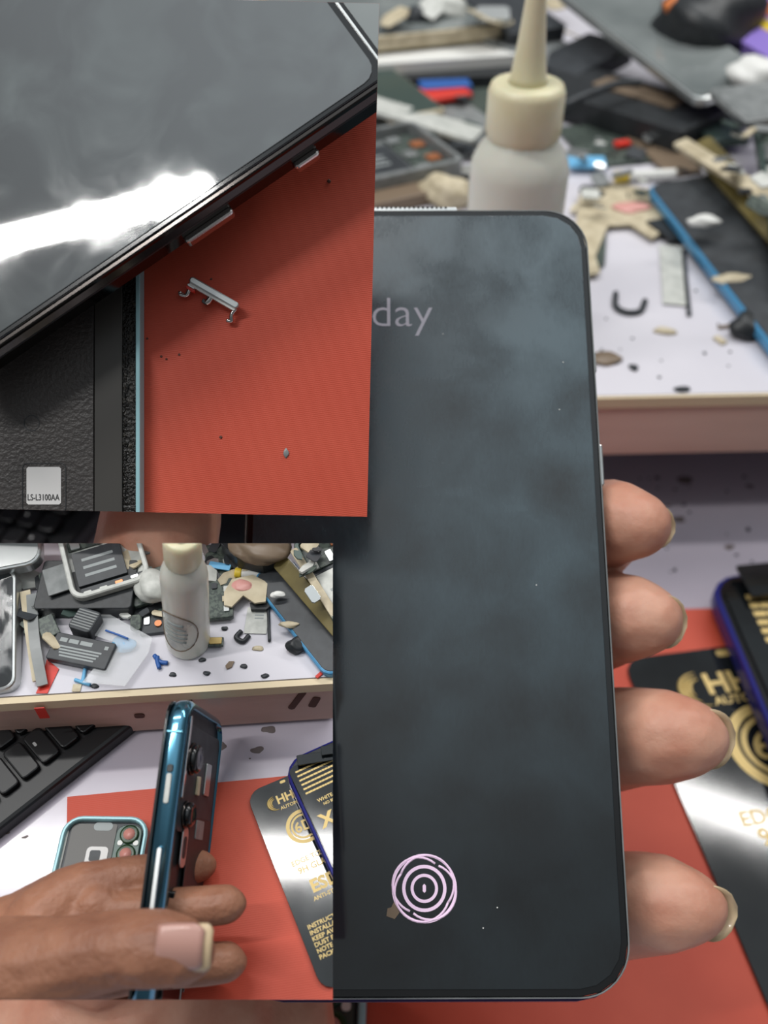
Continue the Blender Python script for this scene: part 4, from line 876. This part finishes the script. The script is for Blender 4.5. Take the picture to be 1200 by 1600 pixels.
# local frame: x = down the phone, y = away from camera across its width, z = thickness to the left
zax = -th if xl.cross(wv).dot(-th) > 0 else th
M_ = T(N0) @ Matrix((xl, wv, xl.cross(wv))).transposed().to_4x4() @ Matrix.Scale(k, 4)
sgn = 1 if xl.cross(wv).dot(RGT) > 0 else -1   # +1: local z points to the image's right (the open back)
t = thing('opened_phone', 'blue-rimmed opened phone held edge-on in the brown hand', 'phone', M_)
Lq, Wq, Tq = .160, .064, .0088
bm = bmesh.new(); ringround(bm, rr(Lq, Wq, 12*mm, 10, Lq/2, Wq/2), rr(Lq-7*mm, Wq-7*mm, 8.5*mm, 10, Lq/2, Wq/2), -Tq/2, Tq/2, 3.4*mm, 6)
if sgn < 0: bmesh.ops.scale(bm, vec=(1, 1, -1), verts=bm.verts)
fin('metal_frame', bm, 'blue_metal', t, smooth=True)
def on_back(nm, x, y, l, w_, z0, th_, m, r=.8, par=None, bev=.2):
    z_ = z0*mm if sgn > 0 else -(z0+th_)*mm
    return slab(nm, l*mm, w_*mm, th_*mm, r*mm, m, par or t, x*mm, y*mm, z_, bev=bev*mm)
on_back('screen_glass', 80, 32, 158.5, 62.5, -5.2, 1.2, 'black_gloss', 9)
on_back('mid_plate', 80, 32, 157, 61, -1, 3.2, 'black', 8)
on_back('upper_cover', 32, 33, 44, 54, 2.2, 1.4, 'charcoal', 4)
on_back('metal_strip', 24, 8, 34, 2, 3.6, 1.0, 'chrome', .5)
for x_, y_, r_ in ((24, 17, 6.2), (47, 17, 5.2)):
    zz_ = 3.4*mm*sgn
    lm = lathe('camera_lens', [(r_*mm, 0), (r_*mm, 3*mm*sgn), (r_*.8*mm, 4*mm*sgn), (r_*.5*mm, 3.4*mm*sgn)], 'black_gloss', t, T((x_*mm, y_*mm, zz_)), n=24)
    lathe('lens_trim', [(r_*1.1*mm, 0), (r_*1.1*mm, 1.2*mm*sgn), (r_*.98*mm, 1.3*mm*sgn)], 'dark_chrome', lm, T((0, 0, 0)), n=24)
on_back('flash_module', 34, 30, 8, 4, 3.6, 1, 'beige', .5); on_back('silver_shield', 30, 44, 14, 8, 3.6, .8, 'silver', .8)
on_back('silver_shield', 52, 40, 8, 12, 3.6, .8, 'grey', .8); on_back('white_square', 56, 52, 8, 6, 3.6, .3, 'label_white', .5)
on_back('black_sheet', 64, 42, 34, 34, 3.7, .3, 'black', 2); on_back('coil_ring', 60, 20, 16, 8, 3.6, .6, 'silver', 3)
on_back('coil_centre', 60, 20, 9, 4, 4.1, .4, 'black', 2)
on_back('battery', 108, 34, 62, 40, 2.2, 1.9, 'black_gloss', 1.5)
on_back('battery_seam', 108, 40, 60, .8, 4.1, .2, 'silver', .2)
for i in range(4): on_back('connector', 84+i*7, 7+(i % 2)*2, 2.6, 2.2, 2.2, 1.4, ['silver', 'offwhite', 'copper', 'grey'][i], .3)
on_back('inner_rail', 110, 6, 80, 4, 2.2, 1.0, 'green_grey', .6)
on_back('glass_flap', 112, 50, 60, 16, 4.2, .6, 'glass_smudge', 2)
# side keys on the visible long edge (y = 0)
def edge_key(nm, x, l, wz, m, proud=.4):
    slab(nm, l*mm, wz*mm, 1*mm, .9*mm, m, t, M=T((x*mm, -proud*mm, .2*mm)) @ R(90, 'X'), z=-.3*mm, bev=.3*mm)
edge_key('sim_slot', 38, 12, 2.2, 'offwhite', .25); edge_key('power_button', 74, 26, 2.0, 'silver', .6)
edge_key('microphone_hole', 30, 3.2, 2.6, 'black', .15); edge_key('antenna_band', 15, 1, 7, 'teal_metal', .1)
# --- hand
hand2 = hand_mesh('person', [
    [(-60, 1560, 0.1342, 120), (20, 1520, 0.1333, 86), (100, 1500, 0.1304, 66), (190, 1482, 0.1285, 60), (240, 1482, 0.1276, 61), (276, 1486, 0.1271, 55), (296, 1490, 0.1271, 42)],
    [(-60, 1560, 0.1428, 120), (20, 1500, 0.1438, 70), (75, 1440, 0.1447, 66), (110, 1398, 0.1457, 44)],
    [(-60, 1500, 0.1447, 75), (30, 1450, 0.1457, 55), (100, 1410, 0.1457, 52), (135, 1388, 0.1466, 42)],
    [(135, 1388, 0.1466, 40), (180, 1376, 0.1476, 36), (225, 1369, 0.1485, 34), (280, 1358, .1535, 29), (312, 1353, .156, 25), (322, 1352, .156, 18)],
    [(60, 1470, 0.1440, 55), (150, 1432, 0.1440, 38), (235, 1422, 0.1440, 33), (320, 1416, 0.1440, 32), (352, 1413, 0.1440, 31), (366, 1412, 0.1440, 21)],
    [(60, 1540, 0.1440, 55), (150, 1520, 0.1440, 44), (235, 1512, 0.1440, 35), (320, 1506, 0.1440, 34), (352, 1503, 0.1440, 32), (367, 1503, 0.1440, 21)],
    [(110, 1425, 0.1466, 42), (150, 1415, 0.1440, 36), (185, 1420, 0.1440, 26)],
    [(60, 1600, 0.1457, 60), (160, 1585, 0.1476, 40), (260, 1590, 0.1440, 30)]],
    .00045, 'skin_brown', 'person with brown skin holding the blue-rimmed phone by its edge', 5)
al = (RGT*.98-UPV*.06-FWD*.02).normalized()
nail(hand2, at(279, 1484, .1226), al, None, -FWD+UPV*.05+RGT*.06, .0060, .0060, .0004, 'nail_pink', .2, 'thumbnail', label='pink thumbnail')
nail(hand2, at(309, 1485, .12315), al, None, -FWD+UPV*.05+RGT*.22, .0034, .0062, .0003, 'nail_tip', .18, 'thumbnail_tip', label='pale yellowish nail tip')

#%%END
# ================================================================ trim the two smaller set-ups to their straight-sided cut-outs
bpy.context.view_layer.update()
def planes(poly_):
    cx = sum(p[0] for p in poly_)/len(poly_); cy = sum(p[1] for p in poly_)/len(poly_); c = vray(cx, cy); out = []
    for a, b in zip(poly_, poly_[1:]+poly_[:1]):
        n = vray(*a).cross(vray(*b)).normalized()
        if n.dot(c) > 0: n = -n
        out.append(n)
    return out
PL = {k_: planes(v) for k_, v in CLIP.items()}
dead = []
for o in [o for o in scn.objects if o.get('stg') in PL and o.type == 'MESH']:
    Mw = o.matrix_world; Mi = Mw.inverted(); cs = [Mw @ v.co for v in o.data.vertices]
    gone = False; cut = []
    for n in PL[o['stg']]:
        ds = [(c-CAM).dot(n) for c in cs]
        if min(ds) >= -1e-6: gone = True; break
        if max(ds) > 1e-6: cut.append(n)
    if gone: dead.append(o); continue
    if not cut: continue
    me = o.data.copy() if o.data.users > 1 else o.data; bm = bmesh.new(); bm.from_mesh(me)
    for n in cut:
        ln = (Mw.to_3x3().transposed() @ n).normalized()
        r = bmesh.ops.bisect_plane(bm, geom=bm.verts[:]+bm.edges[:]+bm.faces[:], plane_co=Mi @ CAM, plane_no=ln, clear_outer=True, dist=1e-8)
        ed = [g for g in r['geom_cut'] if isinstance(g, bmesh.types.BMEdge) and g.is_boundary]
        if ed: bmesh.ops.holes_fill(bm, edges=ed, sides=0)
    if not bm.faces: bm.free(); dead.append(o); continue
    bm.to_mesh(me); bm.free(); o.data = me
def drop(o):
    for c in list(o.children):
        c_w = c.matrix_world.copy(); c.parent = o.parent; c.matrix_world = c_w
    bpy.data.objects.remove(o)
for o in dead: drop(o)
for _ in range(2):
    for o in [o for o in scn.objects if o.type == 'EMPTY' and not o.children]: bpy.data.objects.remove(o)
for o in scn.objects:
    if 'stg' in o: del o['stg']
